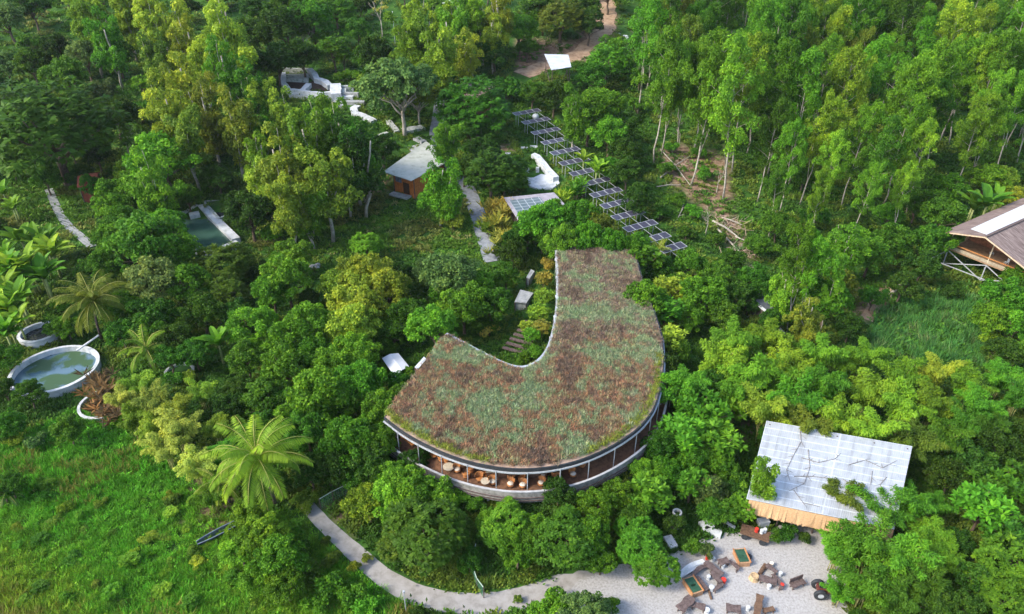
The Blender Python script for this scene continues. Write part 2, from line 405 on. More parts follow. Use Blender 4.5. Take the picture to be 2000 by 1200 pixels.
def frond(rng, L, a, el, bend, nl, ll, lw, C, D, N, V, Ln, seg):
    """one arching palm frond: a rachis with hanging leaflets; returns the rachis points"""
    pts = []; p = np.zeros(3); e = el; h = np.array([math.cos(a), math.sin(a), 0]); b = rng.normal(.5,.16)
    for i in range(9):
        pts.append(p.copy()); p = p + (h*math.cos(e) + np.array([0,0,math.sin(e)]))*L/8; e -= bend/8*(.5+i*.14)
    side = np.array([-h[1], h[0], 0])
    for i in range(nl):
        t = .10 + .9*i/(nl-1); x = t*8; k = min(7, int(x)); q = pts[k] + (pts[k+1]-pts[k])*(x-k); tan = pts[k+1]-pts[k]; tan /= np.linalg.norm(tan)
        l = ll*(.45+.55*math.sin(math.pi*min(1,t*.85+.12)))
        for s in (-1, 1):
            d = side*s*.95 + tan*.55 + np.array([0,0,-.5-.5*rng.random()]); d /= np.linalg.norm(d)
            C.append(q + d*l*.5); D.append(d); nn = np.cross(d, side*0+tan)*s*-1 ; nn = nn if nn[2] > 0 else -nn
            N.append(nn + np.array([0,0,.3])); V.append(b + rng.normal(0,.07)); Ln.append(l)
    return pts
def make_palm(seed, H=6.0, nf=30, L=4.8, kind='palm', W=8.6):
    rng = np.random.default_rng(seed); C,D,N,V,Ln,sg = [],[],[],[],[],[]; top = np.array([rng.normal(0,.4), rng.normal(0,.4), H])
    sg.append(([Vector((0,0,-.3)), Vector((top[0]*.2,top[1]*.2,H*.4)), Vector((top[0]*.6,top[1]*.6,H*.75)), Vector(top)], .17, .11)); rs = []
    for k in range(nf):
        n0 = len(C); a = k*2.4 + rng.normal(0,.15); u = k/(nf-1)
        pts = frond(rng, L*rng.uniform(.85,1.1), a, 1.45 - 1.6*u, 1.45+.35*u, 46, 1.05*L/4.6, .1, C,D,N,V,Ln,None)
        for i in range(n0, len(C)): C[i] = C[i] + top
        rs.append(([Vector(p+top) for p in pts], .045, .012))
    cr = leaves_mesh('crown', np.array(C),np.array(D),np.array(N), np.array(Ln), .062*L/4.6+.015, np.array(V), .02)
    reg(kind, W, H+.1, cr, trunk_mesh('trunk', sg, GWOOD)); PROTO[kind][-1] += (trunk_mesh('frond_ribs', rs, mat('frond_rib', (.42,.40,.10), (.3,.3,.06), 2, .5)),)
def make_banana(seed):
    rng = np.random.default_rng(seed); b = MB(); vv = []
    nst = 1 if seed % 2 else 2
    st = []
    for s in range(nst):
        ox, oy, H = rng.normal(0,.45)*s, rng.normal(0,.45)*s, rng.uniform(2.0,2.8); st.append(([Vector((ox,oy,-.2)),Vector((ox,oy,H))], .14,.09))
        for k in range(11):
            a = k*2.4 + rng.normal(0,.2); e = rng.uniform(.7,1.4); L = rng.uniform(1.8,2.6); w = rng.uniform(.62,.85); p = Vector((ox,oy,H)); h = Vector((math.cos(a),math.sin(a),0)); sd = Vector((-h.y,h.x,0)); rows = []
            for i in range(9):
                t = i/8; ww = w*.5*math.sin(math.pi*min(1,.06+t*.92))**.6 if i < 8 else .03
                rows.append((p + sd*ww + Vector((0,0,.14*ww*3)), p.copy(), p - sd*ww + Vector((0,0,.14*ww*3))))
                p = p + (h*math.cos(e) + Vector((0,0,math.sin(e))))*L/8; e -= rng.uniform(.06,.15)
            sv = rng.normal(.55,.18)
            for i in range(8):
                for j in (0,1):
                    b.face([rows[i][j], rows[i][j+1], rows[i+1][j+1], rows[i+1][j]]); vv.append(sv+rng.normal(0,.06))
    o = b.build('crown', LEAF); me = o.data; bpy.data.objects.remove(o); me.name = 'crown'
    a = me.attributes.new('v','FLOAT','FACE'); a.data.foreach_set('value', np.clip(vv,0,1).astype(np.float32))
    reg('banana', 3.6, 3.0, me, trunk_mesh('stem', st, mat('banana_stem', (.30,.36,.12), (.2,.22,.08), 3, .6)))
def make_bare(seed):
    rng = np.random.default_rng(seed); sg = []
    def grow(p, d, L, r, lev):
        q = p + d*L; sg.append((wob(rng, p, q, 3, .1*L*.3), r, r*.55))
        if lev < 3:
            for _ in range(3):
                dd = (d + Vector((rng.normal(0,.5),rng.normal(0,.5),rng.normal(.1,.25)))).normalized(); grow(p.lerp(q, rng.uniform(.5,1)), dd, L*.62, r*.5, lev+1)
    grow(Vector((0,0,-.2)), Vector((0,0,1)), 3.2, .12, 0)
    ctr = env_points(rng, 8, 1.6, 1.6, 4.2); cr = leaves_mesh('crown', *clumps(rng, ctr, np.full(len(ctr),.4), 25, .3,.14,.3))
    reg('bare', 4.5, 4.2, cr, trunk_mesh('trunk', sg, PALE))
for s in range(7): make_broad(10+s)
for s in range(4): make_mango(30+s)
for s in range(6): make_feather(50+s)
for s in range(3): make_umbrella(70+s)
for s in range(6): make_euc(80+s)
for s in range(5): make_bamboo(100+s)
for s in range(5): make_shrub(120+s)
for s in range(3): make_largeleaf(140+s)
for s in range(2): make_spiky(150+s)
for s in range(2): make_palm(160+s)
for s in range(2): make_palm(170+s, 2.6, 15, 3.4, 'smallpalm', 6.0)
for s in range(4): make_banana(180+s)
for s in range(3): make_bare(190+s)

TINT = {'yg': (.245,.375,.035), 'br': (.108,.285,.020), 'md': (.070,.195,.017), 'dk': (.047,.118,.014), 'gg': (.115,.205,.052),
        'ol': (.145,.230,.026), 'gd': (.38,.36,.06), 'bd': (.20,.14,.07), 'lb': (.180,.350,.026), 'mo': (.080,.150,.014), 'yb': (.34,.45,.07)}
TWORD = {'yg': 'yellow-green', 'br': 'bright green', 'md': 'mid-green', 'dk': 'dark green', 'gg': 'grey-green', 'ol': 'olive green', 'gd': 'golden-leaved', 'bd': 'brown withered', 'lb': 'light green', 'mo': 'deep olive', 'yb': 'pale yellowish'}
KIND = {  # name, phrase, category, group, part names
 'broad': ('broadleaf_tree', 'round broadleaf tree', 'tree', 'broadleaf trees of the garden', ('crown','trunk')),
 'mango': ('mango_tree', 'dense domed fruit tree', 'tree', 'dense fruit trees', ('crown','trunk')),
 'feather': ('feathery_tree', 'tall feathery-leaved tree', 'tree', 'feathery-leaved trees', ('crown','trunk')),
 'umbrella': ('spreading_tree', 'flat-topped spreading tree', 'tree', 'flat-topped spreading trees', ('crown','trunk')),
 'euc': ('eucalyptus_tree', 'slender pale-trunked eucalyptus', 'tree', 'eucalyptus trees on the slope', ('crown','trunk')),
 'bamboo': ('bamboo_clump', 'arching bamboo clump', 'bamboo', 'bamboo clumps', ('foliage','stem')),
 'shrub': ('shrub', 'low rounded shrub', 'shrub', 'shrubs of the garden', ('foliage','stem')),
 'largeleaf': ('large_leaved_tree', 'small large-leaved tree', 'tree', 'large-leaved trees', ('crown','trunk')),
 'spiky': ('spiky_plant', 'clump of upright spiky leaves', 'plant', 'spiky-leaved plants', ('foliage','stem')),
 'palm': ('coconut_palm', 'coconut palm with arching fronds', 'palm', 'coconut palms', ('crown','trunk','frond_rib')),
 'smallpalm': ('fan_palm', 'short palm with drooping fronds', 'palm', 'short palms', ('crown','trunk','frond_rib')),
 'banana': ('banana_plant', 'banana plant with broad leaves', 'plant', 'banana plants', ('crown','stem')),
 'bare': ('bare_tree', 'nearly leafless tree with pale branches', 'tree', 'nearly leafless trees', ('crown','trunk')),
}
VEG = []; prng = random.Random(5)
def plant(kind, col, base, s, rz=None, tall=1.0):
    p = prng.choice(PROTO[kind]); k = KIND[kind]
    o = thing(k[0], base, rz=prng.random()*6.28 if rz is None else rz); j = prng.uniform(.93,1.07); o.scale = (s*j, s/j, s*tall)
    if kind in ('euc','feather','broad'): o.rotation_euler.x, o.rotation_euler.y = prng.gauss(0,.045), prng.gauss(0,.045)
    c = TINT[col]; j = prng.uniform(.70,1.2); g = prng.uniform(.82,1.2)
    for nm, me in zip(k[4], p[2:]):
        ch = child(nm, me, o, (c[0]*j*g, c[1]*j, c[2]*j))
    o['category'] = k[2]; o['group'] = k[3]
    q = pix(Vector(base) + Vector((0,0,p[1]*s*tall))); VEG.append([o, kind, col, q[0], q[1]])
    return o
def V(kind, col, px, py, w, tall=1.0):     # crown centre and crown width in photo pixels
    W, hc = PROTO[kind][0][:2]; s = 1.0
    for _ in range(4):
        p = at(px, py, hc*s*tall); s = w / ppm(p) / W
    plant(kind, col, (p.x, p.y, T(p.x, p.y)), s, tall=tall)
def E(px, py, H, col='lb'):                # eucalyptus from its foot
    p = at(px, py); plant('euc', col, (p.x, p.y, T(p.x, p.y)), H/22.0)
# ------------------------------------------------------------------ ground
def sub(P, n=1):
    out = []
    for i in range(len(P)):
        a, b = P[i], P[(i+1) % len(P)]; out.append(a)
        for k in range(1, n): out.append((a[0]+(b[0]-a[0])*k/n, a[1]+(b[1]-a[1])*k/n))
    return out
BARE = [[(1270,292),(1330,275),(1400,290),(1432,310),(1440,410),(1475,515),(1440,515),(1400,440),(1310,365)],
        [(1150,20),(1215,20),(1205,75),(1150,130),(1060,115),(1040,80),(1120,70)], [(930,300),(1000,265),(1010,300),(950,325)],
        [(1660,560),(1740,540),(1760,580),(1700,640),(1660,620)], [(1000,65),(1090,75),(1100,130),(1000,150)],
        [(640,345),(770,330),(760,380),(660,400)], [(630,920),(690,930),(720,1060),(640,1000)], [(1440,800),(1490,810),(1470,880),(1430,880)],
        [(340,900),(470,920),(480,1020),(390,1060)]]
def bare_at(p):
    d = (p - CAM).dot(FWD)
    if d < 5: return 0.0
    x, y = pix(p); v = 0.0
    for P in BARE:
        if inpoly(x, y, P): v = max(v, min(1, segdist(x, y, P)/14))
    return v
xs = [-2500,-1500,-900,-600,-420,-330,-270,-220,-190] + [-170 + 2*i for i in range(171)] + [190,220,270,330,420,600,900,1500,2500]
ys = [-900,-400,-200,-100,-50,-20,0] + [8 + 2*i for i in range(146)] + [310,330,360,400,460,560,700,900,1300,2500]
me = bpy.data.meshes.new('ground'); nx, ny = len(xs), len(ys)
gv = [(x, y, T(x, y)) for y in ys for x in xs]
me.from_pydata(gv, [], [(j*nx+i, j*nx+i+1, (j+1)*nx+i+1, (j+1)*nx+i) for j in range(ny-1) for i in range(nx-1)])
a = me.attributes.new('soil', 'FLOAT', 'POINT')
a.data.foreach_set('value', [bare_at(Vector(v)) if abs(v[0]) < 200 and 5 < v[1] < 300 else 0.0 for v in gv])
for pl in me.polygons: pl.use_smooth = True
m, t, b, L = nodes('ground_soil'); b.inputs['Roughness'].default_value = .95; b.inputs['Specular IOR Level'].default_value = .1
tc = t.nodes.new('ShaderNodeTexCoord')
def nz(scale, det=6):
    n = t.nodes.new('ShaderNodeTexNoise'); n.inputs['Scale'].default_value = scale; n.inputs['Detail'].default_value = det; n.inputs['Roughness'].default_value = .7
    L(tc.outputs['Object'], n.inputs['Vector']); return n.outputs['Fac']
def rp(f, *st):
    r = t.nodes.new('ShaderNodeValToRGB'); e = r.color_ramp.elements
    e[0].position, e[0].color = st[0][0], (*st[0][1], 1); e[1].position, e[1].color = st[-1][0], (*st[-1][1], 1)
    for p_, c_ in st[1:-1]: e.new(p_).color = (*c_, 1)
    L(f, r.inputs['Fac']); return r.outputs['Color']
g_ = rp(nz(.35), (.32, (.03,.055,.012)), (.5, (.035,.10,.015)), (.68, (.07,.15,.022)))
s_ = rp(nz(.9), (.33, (.10,.065,.04)), (.5, (.20,.13,.085)), (.66, (.32,.23,.155)))
at_ = t.nodes.new('ShaderNodeAttribute'); at_.attribute_name = 'soil'
mx = t.nodes.new('ShaderNodeMix'); mx.data_type = 'RGBA'; L(at_.outputs['Fac'], mx.inputs[0]); L(g_, mx.inputs[6]); L(s_, mx.inputs[7])
L(mx.outputs[2], b.inputs['Base Color'])
me.materials.append(m); o = bpy.data.objects.new('ground', me); COL.objects.link(o); tag(o, kind='structure')

def strip(name, px, width, m, lift=.06, step=1.2, wob_=0.0, seed=1):
    """a path draped on the ground along photo pixels"""
    rr = random.Random(seed); P = [at(x, y) for x, y in px]; Q = []
    for a_, b_ in zip(P, P[1:]):
        n = max(1, int((b_-a_).length/step)); Q += [a_.lerp(b_, i/n) for i in range(n)]
    Q.append(P[-1])
    for _ in range(3): Q = [Q[0]] + [(Q[i-1]+Q[i]*2+Q[i+1])/4 for i in range(1, len(Q)-1)] + [Q[-1]]
    M_ = MB(); rows = []
    for i, p in enumerate(Q):
        d = Q[min(i+1, len(Q)-1)] - Q[max(i-1, 0)]; d.z = 0; d.normalize(); s = Vector((-d.y, d.x, 0))
        w_ = (width[0] + (width[1]-width[0])*i/(len(Q)-1)) if isinstance(width, tuple) else width
        row = []
        for k in range(5):
            o_ = (k/4-.5)*w_*(1+wob_*rr.uniform(-1,1)); q = p + s*o_; row.append(Vector((q.x, q.y, T(q.x,q.y)+lift)))
        rows.append(row)
    for i in range(len(rows)-1):
        for k in range(4): M_.face([rows[i][k], rows[i][k+1], rows[i+1][k+1], rows[i+1][k]])
    o = M_.build(name, m); tag(o, kind='structure'); return Q
ROADM = mat('road_concrete', (.34,.325,.31), (.23,.215,.195), .9, .9, c3=(.30,.285,.265), bump=.1)
GRAVEL = mat('gravel', (.40,.39,.38), (.25,.24,.228), 5.0, .95, c3=(.335,.325,.312), bump=.6, detail=10)
PATHM = mat('path_concrete', (.25,.27,.30), (.16,.175,.19), 1.5, .9)
HILLP = mat('dirt_path_soil', (.40,.28,.18), (.22,.14,.08), .8, .95, c3=(.33,.22,.14), bump=.4)
ROAD_PX = [(598,985),(640,1032),(700,1085),(750,1130),(800,1158),(860,1176),(930,1182),(1000,1175),(1060,1158),(1130,1132),(1190,1112)]
ROADC = strip('road', ROAD_PX, (1.5, 2.9), ROADM, .012, 1.0, .06)
YARD = [(1050,1330),(1060,1215),(1100,1165),(1140,1130),(1200,1108),(1260,1098),(1330,1075),(1380,1052),(1440,1040),(1500,1040),(1540,1020),(1600,1020),(1640,1060),(1660,1215),(1670,1330)]
yp = [at(x, y) for x, y in sub(YARD, 6)]; yr = random.Random(3)
M_ = MB(); M_.face([Vector((p.x+yr.uniform(-.25,.25), p.y+yr.uniform(-.25,.25), .03)) for p in yp])
o = M_.build('courtyard', GRAVEL); tag(o, kind='structure')
PATHC = strip('path', [(862,192),(857,225),(850,262),(862,300),(890,335),(914,368),(932,415),(945,460),(962,512)], 3.0, PATHM, .10, 1.5)
DIRTC = strip('dirt_path', [(1188,-10),(1184,30),(1178,62),(1150,95),(1110,117),(1065,130),(1022,148)], 6.0, HILLP, .10, 2.0, .25)
DIRT2 = strip('dirt_path', [(1740,560),(1712,590),(1690,625)], 2.0, HILLP, .08, 1.5, .2)
# stepping slabs leading down to the banana plants
M_ = MB(); sp_ = [at(x, y) for x, y in ((96,372),(108,400),(120,425),(138,447),(160,465),(182,485))]
for a_, b_ in zip(sp_, sp_[1:]):
    n = max(2, int((b_-a_).length/.62))
    for i in range(n):
        p = a_.lerp(b_, i/n); d = b_-a_; M_.box((p.x, p.y, T(p.x,p.y)+.12), (.5, 1.5, .14), math.atan2(d.y, d.x)+prng.uniform(-.1,.1))
o = M_.build('stepping_path', CONC); tag(o, kind='structure')
# gravel stones lying loose on the yard
# ------------------------------------------------------------------ the horseshoe-shaped restaurant with the planted roof
FP = [on(x, y, ROOF_Z) for x, y in FRONT]; IP = [on(x, y, ROOF_Z) for x, y in INNER]
def dense(P, step):
    out = []
    for a_, b_ in zip(P, P[1:]):
        n = max(1, round((b_-a_).length/step)); out += [a_.lerp(b_, i/n) for i in range(n)]
    out.append(P[-1])
    for _ in range(4): out = [out[0]] + [(out[i-1]+out[i]*2+out[i+1])/4 for i in range(1, len(out)-1)] + [out[-1]]
    return out
FD = dense(FP, .8); ID = dense(IP, .8)
def offs(P, d, z, sgn=1):
    out = []
    for i, p in enumerate(P):
        t_ = P[min(i+1,len(P)-1)] - P[max(i-1,0)]; n_ = Vector((t_.y, -t_.x, 0)).normalized()*sgn
        q = p + n_*d; out.append(Vector((q.x, q.y, z)))
    return out
def wallstrip(M_, A, B):
    for i in range(len(A)-1): M_.face([A[i], A[i+1], B[i+1], B[i]])
def ribbon(M_, P, w_, z0, z1, sgn=1, d=0.0):
    """a band of thickness w_ between heights z0 and z1, its inner side at offset d from P"""
    a0, a1 = offs(P, d, z0, sgn), offs(P, d, z1, sgn); b0, b1 = offs(P, d+w_, z0, sgn), offs(P, d+w_, z1, sgn)
    wallstrip(M_, a0, a1); wallstrip(M_, b0, b1); wallstrip(M_, a1, b1); wallstrip(M_, a0, b0)
    for k in (0, -1): M_.face([a0[k], a1[k], b1[k], b0[k]])
bc = Vector((RCX, RCY, T(RCX, RCY)))
BLD = thing('garden_restaurant', bc, 'horseshoe-shaped open-sided restaurant under a big roof of brown and green turf', 'restaurant')
soil_m = mat('roof_soil', (.38,.27,.20), (.20,.15,.125), 1.2, .95, c3=(.30,.22,.17), bump=.4)
M_ = MB(); M_.prism([(p.x, p.y) for p in FD + ID], ROOF_Z-.45, ROOF_Z); M_.build('roof', soil_m, BLD)
M_ = MB(); ribbon(M_, FD, .16, ROOF_Z-.36, ROOF_Z+.03, 1, .012); M_.build('roof_edge', DARK, BLD)
M_ = MB(); ribbon(M_, FD, .14, ROOF_Z-.55, ROOF_Z-.40, 1, .18); M_.build('gutter', STEEL, BLD)
M_ = MB(); ribbon(M_, ID, .34, ROOF_Z-.40, ROOF_Z+.12, 1, .012); M_.build('inner_gutter', STEEL, BLD)
M_ = MB(); e0, e1 = ID[-1], FD[0]; M_.bar(e0+Vector((0,0,-.14)), e1+Vector((0,0,-.14)), .12, .34); M_.build('end_edge', GWOOD, BLD)
NF = next(i for i, p in enumerate(FP) if FRONT[i][0] == 1292)
kf = min(range(len(FD)), key=lambda i: (FD[i]-FP[NF]).length); k0 = 1
FS = FD[k0:kf]
FLO, FLI = offs(FS, .95, DECK_Z), offs(FS, -6.5, DECK_Z)
M_ = MB(); wallstrip(M_, FLO, FLI); wallstrip(M_, [p-Vector((0,0,.25)) for p in FLO], [p-Vector((0,0,.25)) for p in FLI]); M_.build('deck_floor', mat('deck_boards', (.22,.115,.065), (.10,.055,.035), 2.5, .6, bump=.2), BLD)
M_ = MB(); ribbon(M_, FS, .12, DECK_Z-.55, DECK_Z+.92, 1, .95)
M_.build('parapet', mat('parapet_slats', (.34,.325,.30), (.17,.16,.145), 2.2, .9, c3=(.27,.26,.235), bump=.3), BLD)
M_ = MB(); ribbon(M_, FS, .24, DECK_Z+.922, DECK_Z+1.0, 1, .89); M_.build('handrail', mat('rail_cap', (.46,.46,.46), (.32,.32,.32), 2, .7), BLD)
M_ = MB(); ribbon(M_, FS, .1, DECK_Z+.1, DECK_Z+.16, 1, 1.075); ribbon(M_, FS, .1, DECK_Z-.3, DECK_Z-.24, 1, 1.075); M_.build('parapet_rail', GWOOD, BLD)
M_ = MB(); wallstrip(M_, offs(FS, .45, -1.0), offs(FS, .45, DECK_Z-.26)); M_.build('base_wall', mat('base_stone', (.14,.12,.09), (.07,.055,.045), 1.5, .95), BLD)
M_ = MB(); ribbon(M_, FS, .15, DECK_Z-.2, ROOF_Z-.46, 1, -6.5); M_.build('back_wall', mat('brick_red_wall', (.30,.13,.07), (.16,.07,.04), 1.6, .85), BLD)
pm = STEEL
for i in range(2, len(FS), 4):
    q = offs(FS, .35, 0)[i]; M_ = MB(); M_.tube([(q.x,q.y,DECK_Z),(q.x,q.y,ROOF_Z-.3)], .05, 8); M_.build('post', pm, BLD)
for i in range(1, len(FS), 8):
    q = offs(FS, .7, 0)[i]; M_ = MB(); M_.tube([(q.x,q.y,-.8),(q.x,q.y,DECK_Z-.3)], .15, 8); M_.build('pile', GREYW, BLD)
for i in range(4, len(ID)-4, 7):
    q = offs(ID, .3, 0)[i]; M_ = MB(); M_.box((q.x,q.y,ROOF_Z-.25), (.35,.35,.3)); M_.tube([(q.x,q.y,ROOF_Z-.4),(q.x,q.y,T(q.x,q.y)-.3)], .05, 6); M_.build('gutter_bracket', WHITE, BLD)
M_ = MB()
for P_ in (offs(ID, -.5, 0),): wallstrip(M_, [Vector((p.x,p.y,T(p.x,p.y)-.5)) for p in P_], [Vector((p.x,p.y,ROOF_Z-.47)) for p in P_])
M_.build('courtyard_wall', mat('inner_wall', (.13,.09,.06), (.06,.045,.03), 1.4, .9), BLD)
lf = FS[0]; M_ = MB(); M_.bar(on(764,862,DECK_Z+.6), on(788,842,ROOF_Z-.8), .12); M_.build('end_brace', GWOOD, BLD)

# rattan seats, tables and globe lamps on the deck
def chair_proto(cush):
    r = thing('rattan_chair', (0,0,0), 'x', 'chair', 'rattan chairs on the restaurant deck')
    M_ = MB(); M_.lathe([(.05,.10),(.36,.22),(.40,.40),(.36,.42),(0,.40)], seg=14); M_.build('seat', RATTAN, r, local=True, smooth=True)
    M_ = MB(); M_.lathe([(.36,.40),(.47,.72),(.50,.95),(.46,.95),(.42,.72),(.33,.42)], seg=14, a0=.2, a1=math.pi-.2); M_.build('backrest', RATTAN, r, local=True, smooth=True)
    if cush:
        M_ = MB(); M_.lathe([(0,.43),(.30,.43),(.34,.47),(.30,.53),(0,.54)], seg=14); M_.build('cushion', CREAM, r, local=True, smooth=True)
    for k in range(4):
        a_ = math.pi/4 + k*math.pi/2; M_ = MB(); M_.tube([(.28*math.cos(a_),.28*math.sin(a_),.25),(.34*math.cos(a_),.34*math.sin(a_),0)], .03, 6); M_.build('leg', WOOD, r, local=True)
    return r
cp = {0: None, 1: None}
CH = [(848,888,0,'turned to the wall beside the first globe lamp'),(863,896,0,'behind the round pale table'),(874,899,0,'close behind the round pale table'),(893,917,1,'just past the round pale table by the handrail'),
 (911,928,0,'against the steel post past the round table'),(919,917,0,'tucked under the eave past the round table'),(937,934,0,'pulled askew near the handrail'),(948,925,0,'under the eave behind the askew chair'),
 (962,941,1,'with its cushion by the handrail, near the front bend'),(962,927,0,'under the eave at the front bend'),(997,945,1,'with its cushion right at the handrail, at the middle of the front'),(998,932,0,'under the eave at the middle of the front'),
 (1021,947,1,'with its cushion at the handrail, just past the middle of the front'),(1018,934,0,'leaning inward under the eave just past the middle'),(1057,943,1,'with its cushion nearest the second globe lamp, at the handrail'),(1061,926,1,'with its cushion under the eave before the second globe lamp'),
 (1083,925,0,'under the eave beside the second globe lamp'),(1091,937,0,'between handrail and second globe lamp'),(1119,926,1,'with its cushion just beyond the second globe lamp'),(1137,907,0,'last of the row at the shaded end of the deck')]
for px_, py_, c_, lab in CH:
    p = on(px_, py_, DECK_Z+.4)
    if cp[c_] is None: o = cp[c_] = chair_proto(c_)
    else: o = copy_tree(cp[c_])
    o.location = (p.x, p.y, DECK_Z+.004); o.rotation_euler.z = prng.uniform(-.8,.8) + (0 if c_ else prng.choice((0, 1.6, 3.1, -1.6)))
    o['label'] = 'rattan tub chair ' + lab
def rtable(px_, py_, lab, r_=.62):
    p = on(px_, py_, DECK_Z+.7); o = thing('round_table', (p.x,p.y,DECK_Z+.004), lab, 'table', 'tables on the restaurant deck')
    M_ = MB(); M_.lathe([(0,.70),(r_,.70),(r_,.75),(0,.752)], seg=20); M_.build('tabletop', mat('pale_wood', (.52,.46,.36), (.4,.34,.25), 5, .5), o, local=True)
    M_ = MB(); M_.lathe([(.28,0),(.28,.04),(.05,.06),(.05,.70)], seg=10); M_.build('leg', WOOD, o, local=True)
rtable(876,912,'round pale tabletop beside the handrail among the orange chairs')
rtable(948,940,'round table beside the askew rattan chair',.5)
p = on(799,858,DECK_Z+.4); o = thing('wooden_sofa', (p.x,p.y,DECK_Z+.004), 'long orange wooden sofa at the narrow end of the deck', 'sofa', rz=math.atan2((FD[3]-FD[1]).y,(FD[3]-FD[1]).x))
M_ = MB(); M_.box((0,0,.36),(2.2,.8,.14)); M_.build('seat', RATTAN, o, local=True)
M_ = MB(); M_.box((0,.38,.70),(2.2,.10,.55)); M_.build('backrest', RATTAN, o, local=True)
for sx in (-1,1):
    for sy in (-1,1): M_ = MB(); M_.box((sx*.95,sy*.3,.145),(.12,.12,.288)); M_.build('leg', WOOD, o, local=True)
M_ = MB()
p = on(1010,928,DECK_Z+.7); o = thing('bar_counter', (p.x,p.y,DECK_Z+.004), 'long pale bar counter under the middle of the turf eave', 'counter', rz=0.02)
M_.box((0,.5,.52),(6.5,.6,1.03)); M_.build('cabinet', WOOD, o, local=True); M_ = MB(); M_.box((0,.45,1.06),(6.7,.8,.05)); M_.build('worktop', mat('pale_top', (.42,.36,.26), (.3,.26,.18), 3, .5), o, local=True)
for px_, py_, lab in ((840,877,'white globe lamp hanging under the turf eave near the sofa end'),(1108,911,'white globe lamp hanging under the turf eave past the middle of the deck')):
    p = on(px_, py_, ROOF_Z-.9); o = thing('globe_lamp', (p.x,p.y,p.z-.3), lab, 'lamp', 'globe lamps of the restaurant')
    M_ = MB(); M_.lathe([(0,0)]+[(.3*math.sin(a_*math.pi/10), .3-.3*math.cos(a_*math.pi/10)) for a_ in range(1,10)]+[(0,.6)], seg=14); M_.build('shade', WHITE, o, local=True, smooth=True)
    M_ = MB(); M_.tube([(0,0,.6),(0,0,ROOF_Z-.3-o.location.z)], .02, 5); M_.build('cord', DARK, o, local=True)

# ------------------------------------------------------------------ the big metal-roofed shed
A_, B_ = on(1458,974,3.6), on(1747,1034,3.6); D_, C_ = on(1497,822,5.2), on(1782,872,5.2)
sc_ = (A_+B_+C_+D_)/4; SH = thing('metal_shed', (sc_.x, sc_.y, T(sc_.x,sc_.y)), 'large open shed with a pale corrugated metal roof and orange thatch fringe', 'shed')
m, t, b, L = nodes('corrugated_metal'); b.inputs['Roughness'].default_value = .5; b.inputs['Metallic'].default_value = .15
tc = t.nodes.new('ShaderNodeTexCoord'); mp = t.nodes.new('ShaderNodeMapping'); L(tc.outputs['UV'], mp.inputs['Vector'])
n1 = t.nodes.new('ShaderNodeTexNoise'); n1.inputs['Scale'].default_value = .8; n1.inputs['Detail'].default_value = 9; n1.inputs['Roughness'].default_value = .78; L(tc.outputs['UV'], n1.inputs['Vector'])
base_ = rp(n1.outputs['Fac'], (.30,(.30,.33,.35)), (.5,(.41,.435,.46)), (.7,(.46,.48,.50)))
br = t.nodes.new('ShaderNodeTexBrick'); br.offset = 0; br.inputs['Scale'].default_value = 1; br.inputs['Brick Width'].default_value = 7.4; br.inputs['Row Height'].default_value = 1.05
br.inputs['Mortar Size'].default_value = .06; br.inputs['Color1'].default_value = (.93,.93,.93,1); br.inputs['Color2'].default_value = (1.02,1.02,1.02,1); br.inputs['Mortar'].default_value = (1.38,1.40,1.42,1)
L(tc.outputs['UV'], br.inputs['Vector'])
mx = t.nodes.new('ShaderNodeMix'); mx.data_type='RGBA'; mx.blend_type='MULTIPLY'; mx.inputs[0].default_value = 1; L(base_, mx.inputs[6]); L(br.outputs['Color'], mx.inputs[7])
mp2 = t.nodes.new('ShaderNodeMapping'); mp2.inputs['Scale'].default_value = (1.1,.12,1); L(tc.outputs['UV'], mp2.inputs['Vector'])
n2 = t.nodes.new('ShaderNodeTexNoise'); n2.inputs['Scale'].default_value = 1.6; n2.inputs['Detail'].default_value = 5; L(mp2.outputs[0], n2.inputs['Vector'])
dirt = rp(n2.outputs['Fac'], (.36,(.62,.60,.57)), (.52,(1,1,1)))
mx2 = t.nodes.new('ShaderNodeMix'); mx2.data_type='RGBA'; mx2.blend_type='MULTIPLY'; mx2.inputs[0].default_value = .5; L(mx.outputs[2], mx2.inputs[6]); L(dirt, mx2.inputs[7])
L(mx2.outputs[2], b.inputs['Base Color'])
wv = t.nodes.new('ShaderNodeTexWave'); wv.inputs['Scale'].default_value = 1.6; wv.bands_direction = 'X'; L(tc.outputs['UV'], wv.inputs['Vector'])
bp = t.nodes.new('ShaderNodeBump'); bp.inputs['Strength'].default_value = .3; bp.inputs['Distance'].default_value = .05; L(wv.outputs['Fac'], bp.inputs['Height']); L(bp.outputs['Normal'], b.inputs['Normal'])
METAL = m
sag = lambda i, j: Vector((0,0, .012*math.sin(i*19)*math.sin(j*7) - .03*math.sin(math.pi*j)*(.5+.5*math.sin(i*9))))
M_ = MB(); M_.sheet(A_, B_, C_, D_, .10, 24, 12, sag); M_.build('roof', METAL, SH)
fr = (A_-D_); fr.z = 0; fr.normalize(); rt = (B_-A_); rt.z = 0; rt.normalize()
M_ = MB(); A2, B2 = A_+Vector((0,0,-.12))+rt*.3-fr*.1, B_+Vector((0,0,-.12))-fr*.1; M_.sheet(A2+fr*.85+Vector((0,0,-1.25)), B2+fr*.85+Vector((0,0,-1.25)), B2, A2, .14, 40, 1, lambda i, j: (fr*.12*prng.uniform(-1,1)+Vector((0,0,.16*prng.uniform(-1,1)))) if j < .5 else Vector((0,0,0)))
M_.build('thatch_fringe', THATCH_O, SH)
